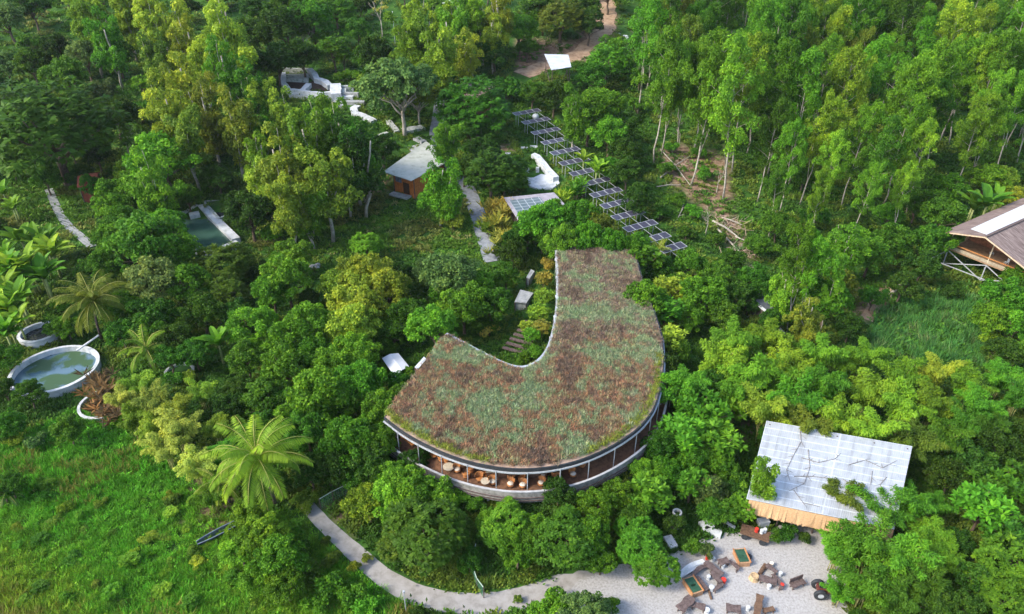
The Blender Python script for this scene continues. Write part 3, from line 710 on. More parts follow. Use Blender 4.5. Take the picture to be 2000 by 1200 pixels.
for f_ in (.03,.25,.5,.75,.97):
    for q0, q1, j in ((A_, B_, 0), (D_, C_, 1)):
        p = q0.lerp(q1, f_) + (fr*-.6 if j == 0 else fr*.5); M_ = MB(); M_.tube([(p.x,p.y,T(p.x,p.y)-.3),(p.x,p.y,(3.6 if j==0 else 5.2)-.05)], .09, 7); M_.build('post', GWOOD, SH)
M_ = MB(); q0, q1 = D_+fr*1.2, C_+fr*1.2; M_.sheet((q0.x,q0.y,0),(q1.x,q1.y,0),(q1.x,q1.y,4.7),(q0.x,q0.y,4.7), .1); M_.build('back_wall', mat('dark_boards', (.10,.07,.05), (.05,.035,.025), 2, .9), SH)
# fallen twigs on the roof
def roofpt(u, v, h=.05): return (A_*(1-u)+B_*u)*(1-v) + (D_*(1-u)+C_*u)*v + sag(u, v) + Vector((0,0,h))
TW = [([(.24,.98),(.27,.80),(.24,.60),(.22,.42),(.26,.30)],'long curved twig at the bamboo corner of the metal roof'),([(.33,.72),(.37,.50),(.36,.30),(.27,.18)],'long bent twig in the left half of the metal roof'),
 ([(.30,.60),(.42,.58),(.52,.66),(.55,.74)],'curved twig reaching the middle seam of the metal roof'),([(.28,.36),(.40,.40),(.56,.42)],'thin straight twig lying below the bent ones on the metal roof'),
 ([(.30,.20),(.38,.08),(.50,.07)],'hooked twig near the thatch fringe of the metal roof'),([(.60,.44),(.70,.36),(.80,.32),(.86,.24)],'long straight twig across the stained half of the metal roof'),
 ([(.62,.62),(.72,.72),(.84,.66),(.92,.78)],'zigzag twig near the far right edge of the metal roof'),([(.78,.60),(.79,.44)],'short upright twig in the stained half of the metal roof'),([(.88,.56),(.85,.46),(.87,.38)],'short crooked twig beside the blue-grey stain of the metal roof')]
for P_, lab in TW:
    M_ = MB(); pts = [roofpt(*q) for q in P_]; pts = [pts[0]] + [q for a_, b_ in zip(pts, pts[1:]) for q in ((a_+b_)/2, b_)]
    M_.tube(pts, [.038*(1-.6*i/len(pts)) for i in range(len(pts))], 5)
    for i in range(1, len(pts)-1): d = (pts[i+1]-pts[i]); s = Vector((-d.y,d.x,0)).normalized()*prng.choice((-1,1)); M_.tube([pts[i], pts[i]+d*.5+s*.6], [.03,.01], 4)
    solo(M_.build('fallen_twig', mat('grey_twig', (.24,.22,.20), (.14,.125,.11), 4, .9)), lab, 'twig', 'twigs on the metal roof')
p = at(1490,1022,.5); o = thing('white_cabinet', (p.x,p.y,T(p.x,p.y)), 'white box-shaped cooler standing under the thatch fringe of the shed', 'cooler', rz=.2)
M_ = MB(); M_.box((0,0,.42),(1.1,.7,.84)); M_.build('body', WHITE, o, local=True); M_ = MB(); M_.box((0,0,.91),(1.16,.76,.1)); M_.build('lid', WHITE, o, local=True)
for sx in (-.4,.4):
    M_ = MB(); M_.box((sx,-.3,-.0),(.1,.1,.02)); M_.build('foot', DARK, o, local=True)

# ------------------------------------------------------------------ the stilted wooden house at the right edge
EZ, RZ = 6.6, 9.6
hA = on(1843,452,EZ); hA2 = on(2000,386,EZ); hD = (hA2-hA); hD.z = 0; hD.normalize(); hB = on(1925,463,RZ)
hw = (hB-hA); hw.z = 0; hn = hw - hD*hw.dot(hD); back = hw.dot(hD); hC = hB + hn - hD*back*.2; hC.z = EZ; Lh = 26
# square gable: ridge end set back by 'back' along the axis as a raked prow
HO = thing('stilt_house', (hB.x, hB.y, T(hB.x,hB.y)), 'wooden house on tall stilts with brown thatch and a white roof sheet', 'house')
ext = hD*Lh
def slab(M_, P_, th=.22):
    q = [Vector(p) for p in P_]; n_ = (q[1]-q[0]).cross(q[3]-q[0]).normalized(); n_ = n_ if n_.z > 0 else -n_
    lo = [p - n_*th for p in q]; M_.face(q); M_.face(lo[::-1])
    for i in range(4): M_.face([q[i], lo[i], lo[(i+1)%4], q[(i+1)%4]])
M_ = MB(); slab(M_, [hA, hB, hB+ext, hA+ext]); slab(M_, [hC, hB+Vector((0,0,-.02)), hB+ext+Vector((0,0,-.02)), hC+ext]); 
m, t, b, L = nodes('brown_thatch'); b.inputs['Roughness'].default_value = .95; b.inputs['Specular IOR Level'].default_value = .1
tc = t.nodes.new('ShaderNodeTexCoord'); mp = t.nodes.new('ShaderNodeMapping'); mp.inputs['Rotation'].default_value = (0,0,-math.atan2(hD.y,hD.x)); L(tc.outputs['Object'], mp.inputs['Vector'])
m2 = t.nodes.new('ShaderNodeMapping'); m2.inputs['Scale'].default_value = (2.6,.28,.28); L(mp.outputs[0], m2.inputs['Vector'])
n1 = t.nodes.new('ShaderNodeTexNoise'); n1.inputs['Scale'].default_value = 1.6; n1.inputs['Detail'].default_value = 6; n1.inputs['Roughness'].default_value = .75; L(m2.outputs[0], n1.inputs['Vector'])
L(rp(n1.outputs['Fac'], (.34,(.085,.06,.055)), (.5,(.20,.15,.135)), (.66,(.36,.29,.25))), b.inputs['Base Color'])
bp = t.nodes.new('ShaderNodeBump'); bp.inputs['Strength'].default_value = .5; bp.inputs['Distance'].default_value = .08; L(n1.outputs['Fac'], bp.inputs['Height']); L(bp.outputs['Normal'], b.inputs['Normal'])
M_.build('roof', m, HO)
up_ = Vector((0,0,.05)); lerp2 = lambda u, v: hA.lerp(hB, v) + hD*u
M_ = MB(); slab(M_, [lerp2(3.0,.42)+up_, lerp2(1.0,.97)+up_, lerp2(Lh,.97)+up_, lerp2(Lh,.34)+up_], .03); M_.build('roof_sheet', mat('white_sheet', (.60,.63,.67), (.53,.56,.60), .8, .5), HO)
M_ = MB(); M_.bar(hB+Vector((0,0,.08)), hB+ext+Vector((0,0,.08)), .45, .12); M_.build('ridge_cap', GWOOD, HO)
M_ = MB(); M_.bar(hA-Vector((0,0,.2)), hB-Vector((0,0,.12)), .12, .2); M_.bar(hC-Vector((0,0,.2)), hB-Vector((0,0,.12)), .12, .2); M_.build('gable_trim', mat('bleached_wood', (.55,.43,.30), (.38,.28,.18), 3, .8), HO)
FZ = 3.7; hu = hn.normalized(); hwid = hn.length
def hp(u, v, z): q = hA + hD*u + hu*v; return Vector((q.x, q.y, z))          # along the axis, across, height
v0, v1 = 1.3, 2*hwid-1.1; u0 = .9
M_ = MB(); M_.prism([hp(u0,v0,0)[:2], hp(u0,v1,0)[:2], hp(Lh,v1,0)[:2], hp(Lh,v0,0)[:2]], FZ-.25, FZ); M_.build('floor', mat('wood_floor', (.33,.22,.13), (.2,.12,.07), 2, .7), HO)
M_ = MB(); M_.bar(hp(u0,v0,FZ+.27), hp(u0,v1,FZ+.27), .08, .54); M_.build('balcony_panel', mat('pale_boards', (.40,.34,.25), (.24,.19,.13), 2.4, .8), HO)
M_ = MB(); M_.bar(hp(u0-.05,v0,FZ+.97), hp(u0-.05,v1,FZ+.97), .1, .14); M_.build('balcony_rail', RATTAN, HO)
M_ = MB()
for u_, v_ in ((u0,v0),(u0,(v0+v1)/2),(u0,v1),(u0+7,v0),(u0+7,v1),(u0+14,v0),(u0+14,v1)): pass
for u_, v_ in ((u0,v0),(u0,(v0+v1)/2),(u0,v1),(u0+7,v0),(u0+7,v1),(u0+14,v0),(u0+14,v1)):
    M_ = MB(); q = hp(u_,v_,0); M_.tube([(q.x,q.y,T(q.x,q.y)-.4),(q.x,q.y,FZ-.26)], .10, 7); M_.build('stilt', STEEL, HO)
    zt = EZ-.2 + (RZ-EZ)*(1-abs(v_-hwid)/hwid) - .12
    M_ = MB(); M_.tube([(q.x,q.y,FZ),(q.x,q.y,zt)], .08, 7); M_.build('post', mat('post_wood', (.6,.52,.38), (.45,.36,.24), 3, .8), HO)
for a_, b_ in ((hp(u0-.1,v0,FZ-.3), hp(u0-.1,(v0+v1)/2,.6)), (hp(u0-.15,(v0+v1)/2,FZ-.3), hp(u0-.15,v0,.8)), (hp(u0-.1,(v0+v1)/2,FZ-.3), hp(u0-.1,v1,.6)), (hp(u0-.15,v1,FZ-.3), hp(u0-.15,(v0+v1)/2,.6)), (hp(u0-2.5,v0-1.5,1.8), hp(u0-.2,v1,1.2)), (hp(u0-.2,v0,FZ-.4), hp(u0-4.5,v0-2.5,.2))):
    M_ = MB(); M_.bar(a_, b_, .13); M_.build('brace', STEEL, HO)
M_ = MB(); M_.bar(hp(u0+6,v0,5.2), hp(u0+6,v1,5.2), .1, 3.0); M_.build('inner_wall', mat('red_boards', (.30,.12,.06), (.14,.055,.03), 2.5, .8), HO)
M_ = MB(); M_.bar(hp(u0,v1,FZ+.6), hp(Lh,v1,FZ+.6), .08, 1.2); M_.bar(hp(u0+5,v0,FZ+1.3), hp(Lh,v0,FZ+1.3), .08, 2.6); M_.build('side_wall', mat('tan_boards', (.50,.36,.21), (.36,.25,.14), 2.5, .8), HO)
for u_, v_, lab in ((u0+2.3, hwid*1.25,'white chair behind the balcony rail of the stilt house'),(u0+3.6,hwid*.85,'small white stool inside the stilt house, deeper in the shade')):
    q = hp(u_,v_,FZ+.004); o = thing('white_chair' if 'chair' in lab else 'white_stool', q, lab, 'chair' if 'chair' in lab else 'stool')
    M_ = MB(); M_.box((0,0,.42),(.5,.5,.08)); M_.build('seat', WHITE, o, local=True)
    for sx in (-.2,.2):
        for sy in (-.2,.2): M_ = MB(); M_.box((sx,sy,.19),(.06,.06,.38)); M_.build('leg', WHITE, o, local=True)
    if 'chair' in lab: M_ = MB(); M_.box((.22,0,.74),(.07,.5,.55)); M_.build('backrest', WHITE, o, local=True)

# ------------------------------------------------------------------ smaller houses and roofs
def hut(name, label, cat, roofpx, z, rmat, wmat, ridge=0.0, wall_in=.7, th=.15, door=None, drop=0.0):
    """a hut under a four-cornered roof given by its corners in photo pixels at height z over the ground"""
    c = at(sum(p[0] for p in roofpx)/4, sum(p[1] for p in roofpx)/4, z); g = T(c.x, c.y)
    zz = z if isinstance(z, (list, tuple)) else [z]*4
    P_ = [on(x, y, g + h) for (x, y), h in zip(roofpx, zz)]; c = sum(P_, Vector())/4
    o = thing(name, (c.x, c.y, g), label, cat); M_ = MB()
    if ridge:
        r0, r1 = (P_[0]+P_[3])/2 + Vector((0,0,ridge)), (P_[1]+P_[2])/2 + Vector((0,0,ridge))
        slab(M_, [P_[0],P_[1],r1,r0], th); slab(M_, [P_[3],P_[2],r1+Vector((0,0,-.01)),r0+Vector((0,0,-.01))], th)
    else: M_.sheet(*P_, th, 8, 5, lambda i, j: Vector((0,0,.04*math.sin(i*11)*math.cos(j*5))))
    M_.build('roof', rmat, o)
    Q_ = [c + (p-c)*wall_in for p in P_]
    if wmat:
        M_ = MB()
        for i in range(4):
            a_, b_ = Q_[i], Q_[(i+1)%4]; M_.face([(a_.x,a_.y,g-.6),(b_.x,b_.y,g-.6),(b_.x,b_.y,b_.z-th-.03),(a_.x,a_.y,a_.z-th-.03)])
        M_.build('wall', wmat, o)
    for q in Q_:
        d = Vector((q.x-c.x, q.y-c.y, 0)).normalized()*.12; M_ = MB(); M_.tube([(q.x+d.x,q.y+d.y,T(q.x,q.y)-.3),(q.x+d.x,q.y+d.y,q.z-th)], .09, 6); M_.build('post', GWOOD, o)
    return o, P_, Q_, g
GREYROOF = mat('old_fibre_roof', (.41,.42,.38), (.27,.29,.24), .8, .9, c3=(.36,.38,.33))
o, P_, Q_, g = hut('garden_hut', 'orange-walled hut under a pale grey pitched roof beside the grassy slope', 'hut', [(748,336),(803,353),(884,311),(832,276)], 4.4, GREYROOF, ORANGE, 0, .72)
a_, b_ = Q_[0], Q_[1]; nn = (a_-b_).cross(Vector((0,0,1))).normalized(); nn = nn if nn.y < 0 else -nn
def wq(M_, f0, f1, z0, z1, off): M_.bar(Vector((*(a_.lerp(b_, f0)+nn*off).xy, g+(z0+z1)/2)), Vector((*(a_.lerp(b_, f1)+nn*off).xy, g+(z0+z1)/2)), .06, z1-z0)
M_ = MB(); wq(M_, .08,.38,2.0,3.1,.05); M_.build('window', mat('window_glass', (.22,.26,.33), (.1,.12,.16), 2, .15), o)
M_ = MB(); wq(M_, .45,.75,.0,2.3,.05); M_.build('door', mat('dark_door', (.10,.045,.025), (.05,.02,.012), 2, .7), o)
M_ = MB(); p = at(782,388); M_.box((p.x,p.y,g-.1),(4.4,1.6,.35),-.5); M_.build('step', CONC, o)
m, t, b, L = nodes('solar_roof_tiles'); b.inputs['Roughness'].default_value = .5
tc = t.nodes.new('ShaderNodeTexCoord'); br = t.nodes.new('ShaderNodeTexBrick'); br.offset = 0; br.inputs['Scale'].default_value = 1; br.inputs['Brick Width'].default_value = 1.5; br.inputs['Row Height'].default_value = 1.3
br.inputs['Mortar Size'].default_value = .06; br.inputs['Color1'].default_value = (.085,.125,.14,1); br.inputs['Color2'].default_value = (.11,.15,.16,1); br.inputs['Mortar'].default_value = (.45,.48,.5,1)
L(tc.outputs['UV'], br.inputs['Vector']); L(br.outputs['Color'], b.inputs['Base Color']); SOLTILE = m
o, P_, Q_, g = hut('solar_house', 'grey-roofed garden house carrying a grid of bluish solar tiles', 'house', [(1016,436),(1116,414),(1082,376),(984,386)], 4.0, mat('grey_purple_roof', (.36,.34,.37), (.24,.22,.25), 1.2, .7), mat('dark_wall', (.10,.08,.07), (.06,.05,.04), 2, .9), 0, .8)
pl_ = lambda u, v: (P_[0]*(1-u)+P_[1]*u)*(1-v) + (P_[3]*(1-u)+P_[2]*u)*v + Vector((0,0,.09))
M_ = MB(); M_.sheet(pl_(.06,.10), pl_(.66,.10), pl_(.66,.84), pl_(.06,.84), .03); M_.build('solar_tile_field', SOLTILE, o)
o, P_, Q_, g = hut('stilt_shelter', 'white flat-roofed shelter on thin legs beside the dirt path', 'shelter', [(1077,137),(1116,131),(1110,107),(1063,106)], 6.2, mat('white_tin', (.58,.61,.64), (.42,.45,.48), .7, .5), None, 0, .86, .08)
for i in range(4):
    M_ = MB(); q0, q1 = Q_[i], Q_[(i+1)%4]; M_.bar((q0.x,q0.y,T(q0.x,q0.y)+2.2),(q1.x,q1.y,T(q1.x,q1.y)+2.2), .12); M_.build('beam', GWOOD, o)
M_ = MB(); q0, q1 = Q_[0], Q_[1]; M_.bar((q0.x,q0.y,T(q0.x,q0.y)+.2),(q1.x,q1.y,q1.z-.3), .1); M_.build('brace', GWOOD, o)
hut('white_house', 'white flat roof among the trees at the top edge', 'house', [(864,7),(903,4),(900,-8),(862,-7)], 5.0, mat('white_roof', (.6,.62,.65), (.5,.52,.55), .6, .6), GREYW, 0, .85)
hut('thatched_hut', 'brown thatched hut half hidden by trees near the white arch', 'hut', [(893,192),(962,196),(968,166),(905,160)], 4.5, mat('mauve_thatch', (.24,.16,.14), (.14,.09,.08), 1.5, .95, bump=.4), WOOD, 1.2, .8)
hut('red_hut', 'low brick-red hut in deep shade under the domed fruit tree', 'hut', [(150,366),(190,360),(196,336),(158,340)], 3.4, mat('red_tiles', (.30,.08,.045), (.18,.045,.03), 1.5, .8), mat('red_wall', (.30,.08,.04), (.2,.05,.03), 2, .8), .9, .8)
hut('canopy', 'bright white canopy half buried in the trees beside the turf roof', 'canopy', [(746,700),(772,737),(799,716),(778,690)], 2.6, mat('white_tarp', (.60,.62,.65), (.52,.54,.57), .8, .6), None, .3, .85, .05)
hut('white_awning', 'small tilted white awning against the corner of the turf roof', 'awning', [(810,717),(815,722),(833,702),(828,697)], 5.0, WHITE, None, 0, .8, .05)
hut('grey_shed', 'long low grey roof with a pale rim under the tree shade', 'shed', [(1449,572),(1498,610),(1518,596),(1468,560)], 2.2, mat('dark_tin', (.10,.11,.12), (.06,.065,.07), 1, .6), mat('shed_wall', (.12,.10,.08), (.07,.06,.05), 2, .9), 0, .85)
p0, p1 = on(1449,572,T(*at(1475,590).xy)+2.25), on(1500,611,T(*at(1475,590).xy)+2.25)
SHED2 = [x for x in S.objects if x.name == 'grey_shed'][0]
M_ = MB(); M_.bar(p0, p1, .35, .22); M_.build('rim', WHITE, SHED2)
hut('small_shelter', 'small dark roof with a white tip beside the bamboo', 'shelter', [(1515,658),(1526,664),(1534,650),(1524,640)], 3.0, mat('dark_sheet', (.05,.06,.07), (.03,.035,.04), 1, .6), None, 0, .85, .06)
for pxs, lab in (([(1005,590),(1028,592),(1042,572),(1016,566)], 'larger flat pale roof in the garden inside the horseshoe'), ([(1028,542),(1034,545),(1044,530),(1037,526)], 'small pale roof in the garden inside the horseshoe, behind the larger one')):
    hut('pump_house', lab, 'hut', pxs, 1.5, CONC, GREYW, 0, .9)
M_ = MB(); ST = None
p = at(1018,668); ST = thing('garden_stairs', (p.x,p.y,T(p.x,p.y)), 'grey wooden stairs climbing through the garden inside the horseshoe', 'stairs')
for i in range(7):
    q = at(1003+7*i, 690-8*i); M_ = MB(); M_.box((q.x,q.y,T(p.x,p.y)+.25+.22*i),(3.4,.55,.16),-.45); M_.build('tread', GWOOD, ST)
# white frame beside the brown hut
p = at(915,152); o = thing('garden_arch', (p.x,p.y,T(p.x,p.y)), 'small white arch-shaped frame beside the brown thatched hut', 'arch')
for s in (-1,1): M_ = MB(); M_.box((s*1.1,0,1.2),(.35,.35,2.4)); M_.build('post', WHITE, o, local=True)
M_ = MB(); M_.tube([(1.1*math.cos(a_*math.pi/8),0,2.4+.7*math.sin(a_*math.pi/8)) for a_ in range(9)], .2, 6); M_.build('crosspiece', WHITE, o, local=True)

# ------------------------------------------------------------------ terraced solar panels
m, t, b, L = nodes('solar_cells'); b.inputs['Roughness'].default_value = .32; b.inputs['Specular IOR Level'].default_value = .5
tc = t.nodes.new('ShaderNodeTexCoord'); br = t.nodes.new('ShaderNodeTexBrick'); br.offset = 0; br.inputs['Scale'].default_value = 1; br.inputs['Brick Width'].default_value = .3; br.inputs['Row Height'].default_value = .45
br.inputs['Mortar Size'].default_value = .012; br.inputs['Color1'].default_value = (.038,.038,.065,1); br.inputs['Color2'].default_value = (.05,.05,.08,1); br.inputs['Mortar'].default_value = (.12,.12,.15,1)
L(tc.outputs['UV'], br.inputs['Vector']); L(br.outputs['Color'], b.inputs['Base Color']); CELL = m
ROWS = [(1029,219),(1047,236),(1066,256),(1086,275),(1104,295),(1122,315),(1143,335),(1163,355),(1184,376),(1205,397),(1227,419),(1251,441),(1276,466),(1306,486)]
ra = R(30); rx = Vector((math.cos(ra), math.sin(ra), 0)); ry = Vector((-math.sin(ra), math.cos(ra), 0)); tilt = .10
def panel_row():
    r = thing('solar_panel_row', (0,0,0), 'x', 'solar panels', 'terraced rows of solar panels')
    for k in range(4):
        c = rx*(1.75*(k-1.5)); pr = MB(); q = [c - rx*.84 - ry*.85 + Vector((0,0,-tilt*.85)), c + rx*.84 - ry*.85 + Vector((0,0,-tilt*.85)), c + rx*.84 + ry*.85 + Vector((0,0,tilt*.85)), c - rx*.84 + ry*.85 + Vector((0,0,tilt*.85))]
        pr.sheet(*[p + Vector((0,0,2.6)) for p in q], .04); pn = pr.build('panel', CELL, r, local=True)
        fm = MB()
        for i in range(4): fm.bar(q[i]+Vector((0,0,2.605)), q[(i+1)%4]+Vector((0,0,2.605)), .09, .05)
        fm.build('frame', STEEL, pn, local=True)
    for s in (-.55,.55):
        M_ = MB(); M_.bar(rx*-3.4+ry*s+Vector((0,0,2.5+tilt*s)), rx*3.4+ry*s+Vector((0,0,2.5+tilt*s)), .08); M_.build('purlin', STEEL, r, local=True)
    for k in (-2.6,0,2.6):
        for s in (-.55,.55): M_ = MB(); M_.tube([rx*k+ry*s+Vector((0,0,-1.2)), rx*k+ry*s+Vector((0,0,2.5+tilt*s))], .06, 6); M_.build('leg', STEEL, r, local=True)
        M_ = MB(); M_.bar(rx*k-ry*.6+Vector((0,0,2.35)), rx*(k+.4)-ry*3.3+Vector((0,0,1.75)), .06); M_.build('strut', STEEL, r, local=True)
    return r
pr0 = panel_row(); ORD = ['first','second','third','fourth','fifth','sixth','seventh','eighth','ninth','tenth','eleventh','twelfth','thirteenth','fourteenth','fifteenth','sixteenth','seventeenth','eighteenth','nineteenth','twentieth']
for i, (x, y) in enumerate(ROWS):
    p = at(x, y, 2.6); o = pr0 if i == 0 else copy_tree(pr0); o.location = (p.x, p.y, T(p.x, p.y))
    o['label'] = 'topmost row of the terraced solar panels, highest up the slope' if i == 0 else ('lowest row of the terraced solar panels, nearest the turf roof' if i == 13 else ORD[i] + ' row of tilted solar panels counted down the slope')
p = at(1046,232,1.5); M_ = MB(); M_.lathe([(0,0),(.7,.05),(.85,.5),(.6,1.0),(0,1.15)], (p.x,p.y,p.z), 12); solo(M_.build('water_drum', WHITE, smooth=True), 'round white drum between the topmost rows of solar panels', 'drum')
p = at(1203,487,1.0); o = thing('meter_box', (p.x,p.y,T(p.x,p.y)), 'white metal box standing below the solar panels behind the turf roof', 'box', rz=.4)
M_ = MB(); M_.box((0,0,1.1),(1.5,.9,2.2)); M_.build('body', WHITE, o, local=True); M_ = MB(); M_.box((0,0,2.26),(1.7,1.1,.1)); M_.build('cap', STEEL, o, local=True)

# ------------------------------------------------------------------ tanks and ponds
m, t, b, L = nodes('pond_water'); b.inputs['Roughness'].default_value = .06
tc = t.nodes.new('ShaderNodeTexCoord'); n1 = t.nodes.new('ShaderNodeTexNoise'); n1.inputs['Scale'].default_value = .33; n1.inputs['Detail'].default_value = 6; L(tc.outputs['Object'], n1.inputs['Vector'])
c_ = rp(n1.outputs['Fac'], (.46,(.085,.15,.19)), (.52,(.035,.085,.03)))
rr_ = t.nodes.new('ShaderNodeValToRGB'); rr_.color_ramp.elements[0].position = .46; rr_.color_ramp.elements[0].color = (.05,)*3+(1,); rr_.color_ramp.elements[1].position = .52; rr_.color_ramp.elements[1].color = (.6,)*3+(1,)
L(n1.outputs['Fac'], rr_.inputs['Fac']); L(rr_.outputs['Color'], b.inputs['Roughness']); L(c_, b.inputs['Base Color']); WATER = m
GWATER = mat('green_water', (.045,.10,.075), (.03,.075,.05), .6, .12)
DWATER = mat('dark_water', (.03,.035,.04), (.015,.02,.02), .8, .1)
def tank(px, py, wpx, z, label, wat, wz=.35, rim=.45, depth=None, r=None):
    c = at(px, py, z); g = T(c.x, c.y); r_ = r or wpx/2/ppm(c); o = thing('water_tank', (c.x,c.y,g), label, 'tank', 'round concrete water tanks')
    M_ = MB(); M_.lathe([(r_-.05,-.6),(r_,z-.12),(r_+.06,z-.1),(r_+.06,z),(r_-rim,z+.02),(r_-rim-.04,-.3)], seg=64); M_.build('rim_wall', WHITE, o, local=True)
    if wat: M_ = MB(); M_.lathe([(0,z-wz),(r_-rim,z-wz)], seg=64); M_.build('water', wat, o, local=True)
    return o, c, r_, g
TK, tc0, tr, tg = tank(106,720,158,1.1,'large round white-rimmed tank with algae patches on its grey water', WATER, .75, .42)
tank(76,648,74,1.1,'smaller round tank with dark water behind the large one', DWATER, .7, .4)
tank(205,786,96,.5,'low round curb almost hidden under the withered spiky clump', None, .4, .3)
tank(350,724,54,.5,'small overgrown round tank among palm and bamboo', mat('algae', (.05,.14,.03),(.03,.09,.02),1,.5), .3, .3)
M_ = MB(); M_.tube([on(150,685,tg+1.4), on(193,655,tg+2.6)], .14, 8); solo(M_.build('inlet_pipe', STEEL), 'grey pipe slanting over the rim of the large round tank', 'pipe')
g = T(*at(420,450).xy); zt_ = g+1.0; PW = [on(x, y, zt_) for x, y in ((386,404),(456,473),(404,494),(322,436))]
pc = sum(PW, Vector())/4; o = thing('concrete_pond', (pc.x,pc.y,g), 'square walled pond of green water with thick white rims', 'pond')
M_ = MB(); M_.face([p-Vector((0,0,.5)) for p in PW]); M_.build('water', GWATER, o)
for i, wd in enumerate((1.5,.9,.9,.8)):
    a_, b_ = PW[i], PW[(i+1)%4]; d = (b_-a_).normalized()*wd*.5; n_ = Vector((d.y,-d.x,0)).normalized(); n_ = n_ if n_.dot(a_-pc) > 0 else -n_
    M_ = MB(); M_.bar(a_-d+n_*wd*.5+Vector((0,0,-.45+.01*i)), b_+(d if i % 2 else -d)+n_*wd*.5+Vector((0,0,-.45+.01*i)), wd, 1.3); M_.build('rim_wall', WHITE, o)
p = on(379,416,zt_+.4); M_ = MB(); M_.box((p.x,p.y,g+.6),(1.8,1.6,1.4),.5); M_.build('pump_plinth', WHITE, o)
PW2 = [on(x, y, zt_+.2) for x, y in ((398,395),(432,392),(470,410),(428,428))]; pc = sum(PW2, Vector())/4
o = thing('dark_pond', (pc.x,pc.y,g), 'small dark pond with broken pale edges behind the square pond', 'pond')
M_ = MB(); M_.face([p-Vector((0,0,.4)) for p in PW2]); M_.build('water', DWATER, o)
for i in (0,2,3):
    a_, b_ = PW2[i], PW2[(i+1)%4]; M_ = MB(); M_.bar(a_-Vector((0,0,.3+.01*i)), b_-Vector((0,0,.3+.01*i)), .5, 1.0); M_.build('rim_wall', GREYW, o)

# ------------------------------------------------------------------ white garden ruins
def pwall(M_, px, th, h):
    """a low wall along photo pixels, one continuous strip whose top follows the ground"""
    P_ = [at(x, y, h) for x, y in px]; Q = []
    for a_, b_ in zip(P_, P_[1:]):
        n = max(1, int((b_-a_).length/.9)); Q += [a_.lerp(b_, i/n) for i in range(n)]
    Q.append(P_[-1]); K = []
    for i, q in enumerate(Q):
        d = Q[min(i+1,len(Q)-1)] - Q[max(i-1,0)]; d.z = 0; d.normalize(); s = Vector((-d.y,d.x,0))*th*.5*prng.uniform(.9,1.1); gz = T(q.x,q.y); tz = gz+h+prng.uniform(-.06,.06)
        l_, r_ = q+s, q-s; K.append([Vector((l_.x,l_.y,gz-.6)), Vector((l_.x,l_.y,tz)), Vector((r_.x,r_.y,tz)), Vector((r_.x,r_.y,gz-.6))])
    for u, v_ in zip(K, K[1:]):
        for k in range(3): M_.face([u[k], v_[k], v_[k+1], u[k+1]])
    M_.face(K[0][::-1]); M_.face(K[-1])
c = at(600,165); RU = thing('terraced_planter', (c.x,c.y,T(c.x,c.y)), 'white concrete walled planter with dark soil beds on the far slope', 'planter')
for px_, th, h in (([(553,141),(553,161),(564,174),(590,176)],1.3,1.3),([(590,176),(603,163)],1.5,1.4),([(564,174),(600,178),(629,181),(650,179)],.9,1.6),([(604,134),(614,143),(618,152),(632,156),(645,166)],1.6,1.6)):
    M_ = MB(); pwall(M_, px_, th, h); M_.build('wall', WHITE, RU)
for px_, th, h in (([(552,133),(604,134)],.8,1.2),([(558,146),(604,144)],.7,1.0),([(560,154),(602,153)],1.2,.9),([(566,184),(630,190)],1.0,.8)):
    M_ = MB(); pwall(M_, px_, th, h); M_.build('wall', GREYW, RU)
M_ = MB(); M_.face([at(x, y, .5) for x, y in ((554,160),(566,172),(588,174),(602,162),(640,165),(648,177),(600,176),(566,172))][:4][::-1]); M_.face([at(x, y, .5) for x, y in ((603,163),(618,154),(646,166),(650,178),(594,176))]); M_.build('soil_bed', mat('dark_soil', (.055,.035,.025), (.03,.02,.015), 1, .95), RU)
c = at(672,185); TR = thing('terrace_steps', (c.x,c.y,T(c.x,c.y)), 'stack of pale concrete terrace steps right beside the white planter', 'terrace')
for px_, th, h, mm in (([(655,163),(656,183)],2.6,2.2,WHITE),([(662,181),(700,181)],1.0,1.2,CONC),([(654,189),(690,188)],1.4,.9,WHITE),([(652,197),(712,198)],1.6,.7,CONC),([(662,168),(690,166)],.9,1.5,GREYW),([(672,172),(672,180)],1,1.3,GREYW),([(662,205),(672,205)],1.5,.6,CONC)):
    M_ = MB(); pwall(M_, px_, th, h); M_.build('wall', mm, TR)
def slabthing(name, px_, th, h, label, cat, mm):
    M_ = MB(); pwall(M_, px_, th, h); return solo(M_.build(name, mm), label, cat)
slabthing('curved_wall', [(699,206),(690,211),(693,219),(708,224),(730,235)], 1.7, .7, 'white hook-shaped low wall under the spreading tree', 'wall', WHITE)
slabthing('concrete_slab', [(787,254),(826,247)], 2.6, .5, 'wide grey concrete slab beside the grey path', 'slab', GREYW)
slabthing('concrete_beam', [(720,271),(757,258)], .9, .6, 'long pale concrete beam on the shaded slope', 'beam', GREYW)
slabthing('concrete_kerb', [(752,288),(769,277)], 1.0, .5, 'short pale kerb in front of the long beam', 'kerb', GREYW)
slabthing('rubble_wall', [(758,235),(768,246),(776,256)], 1.2, .6, 'crumbling low wall under the spreading tree', 'wall', GREYW)
slabthing('concrete_ramp', [(812,268),(828,276)], 1.6, .5, 'short concrete ramp joining the grey path', 'ramp', CONC)
slabthing('concrete_terrace', [(800,292),(836,284)], 4.0, .4, 'flat concrete terrace behind the orange hut', 'terrace', CONC)
c = at(1040,345); WT = thing('white_terrace', (c.x,c.y,T(c.x,c.y)), 'bright white paved terrace with a long slanting wall left of the solar panels', 'terrace')
M_ = MB(); M_.prism([at(x, y, .35)[:2] for x, y in ((1006,348),(1042,347),(1057,340),(1088,345),(1093,358),(1079,368),(1052,369),(1034,363),(1028,353),(1008,354))], lambda x, y: T(x,y)-.5, lambda x, y: T(x,y)+.35); M_.build('floor', WHITE, WT)
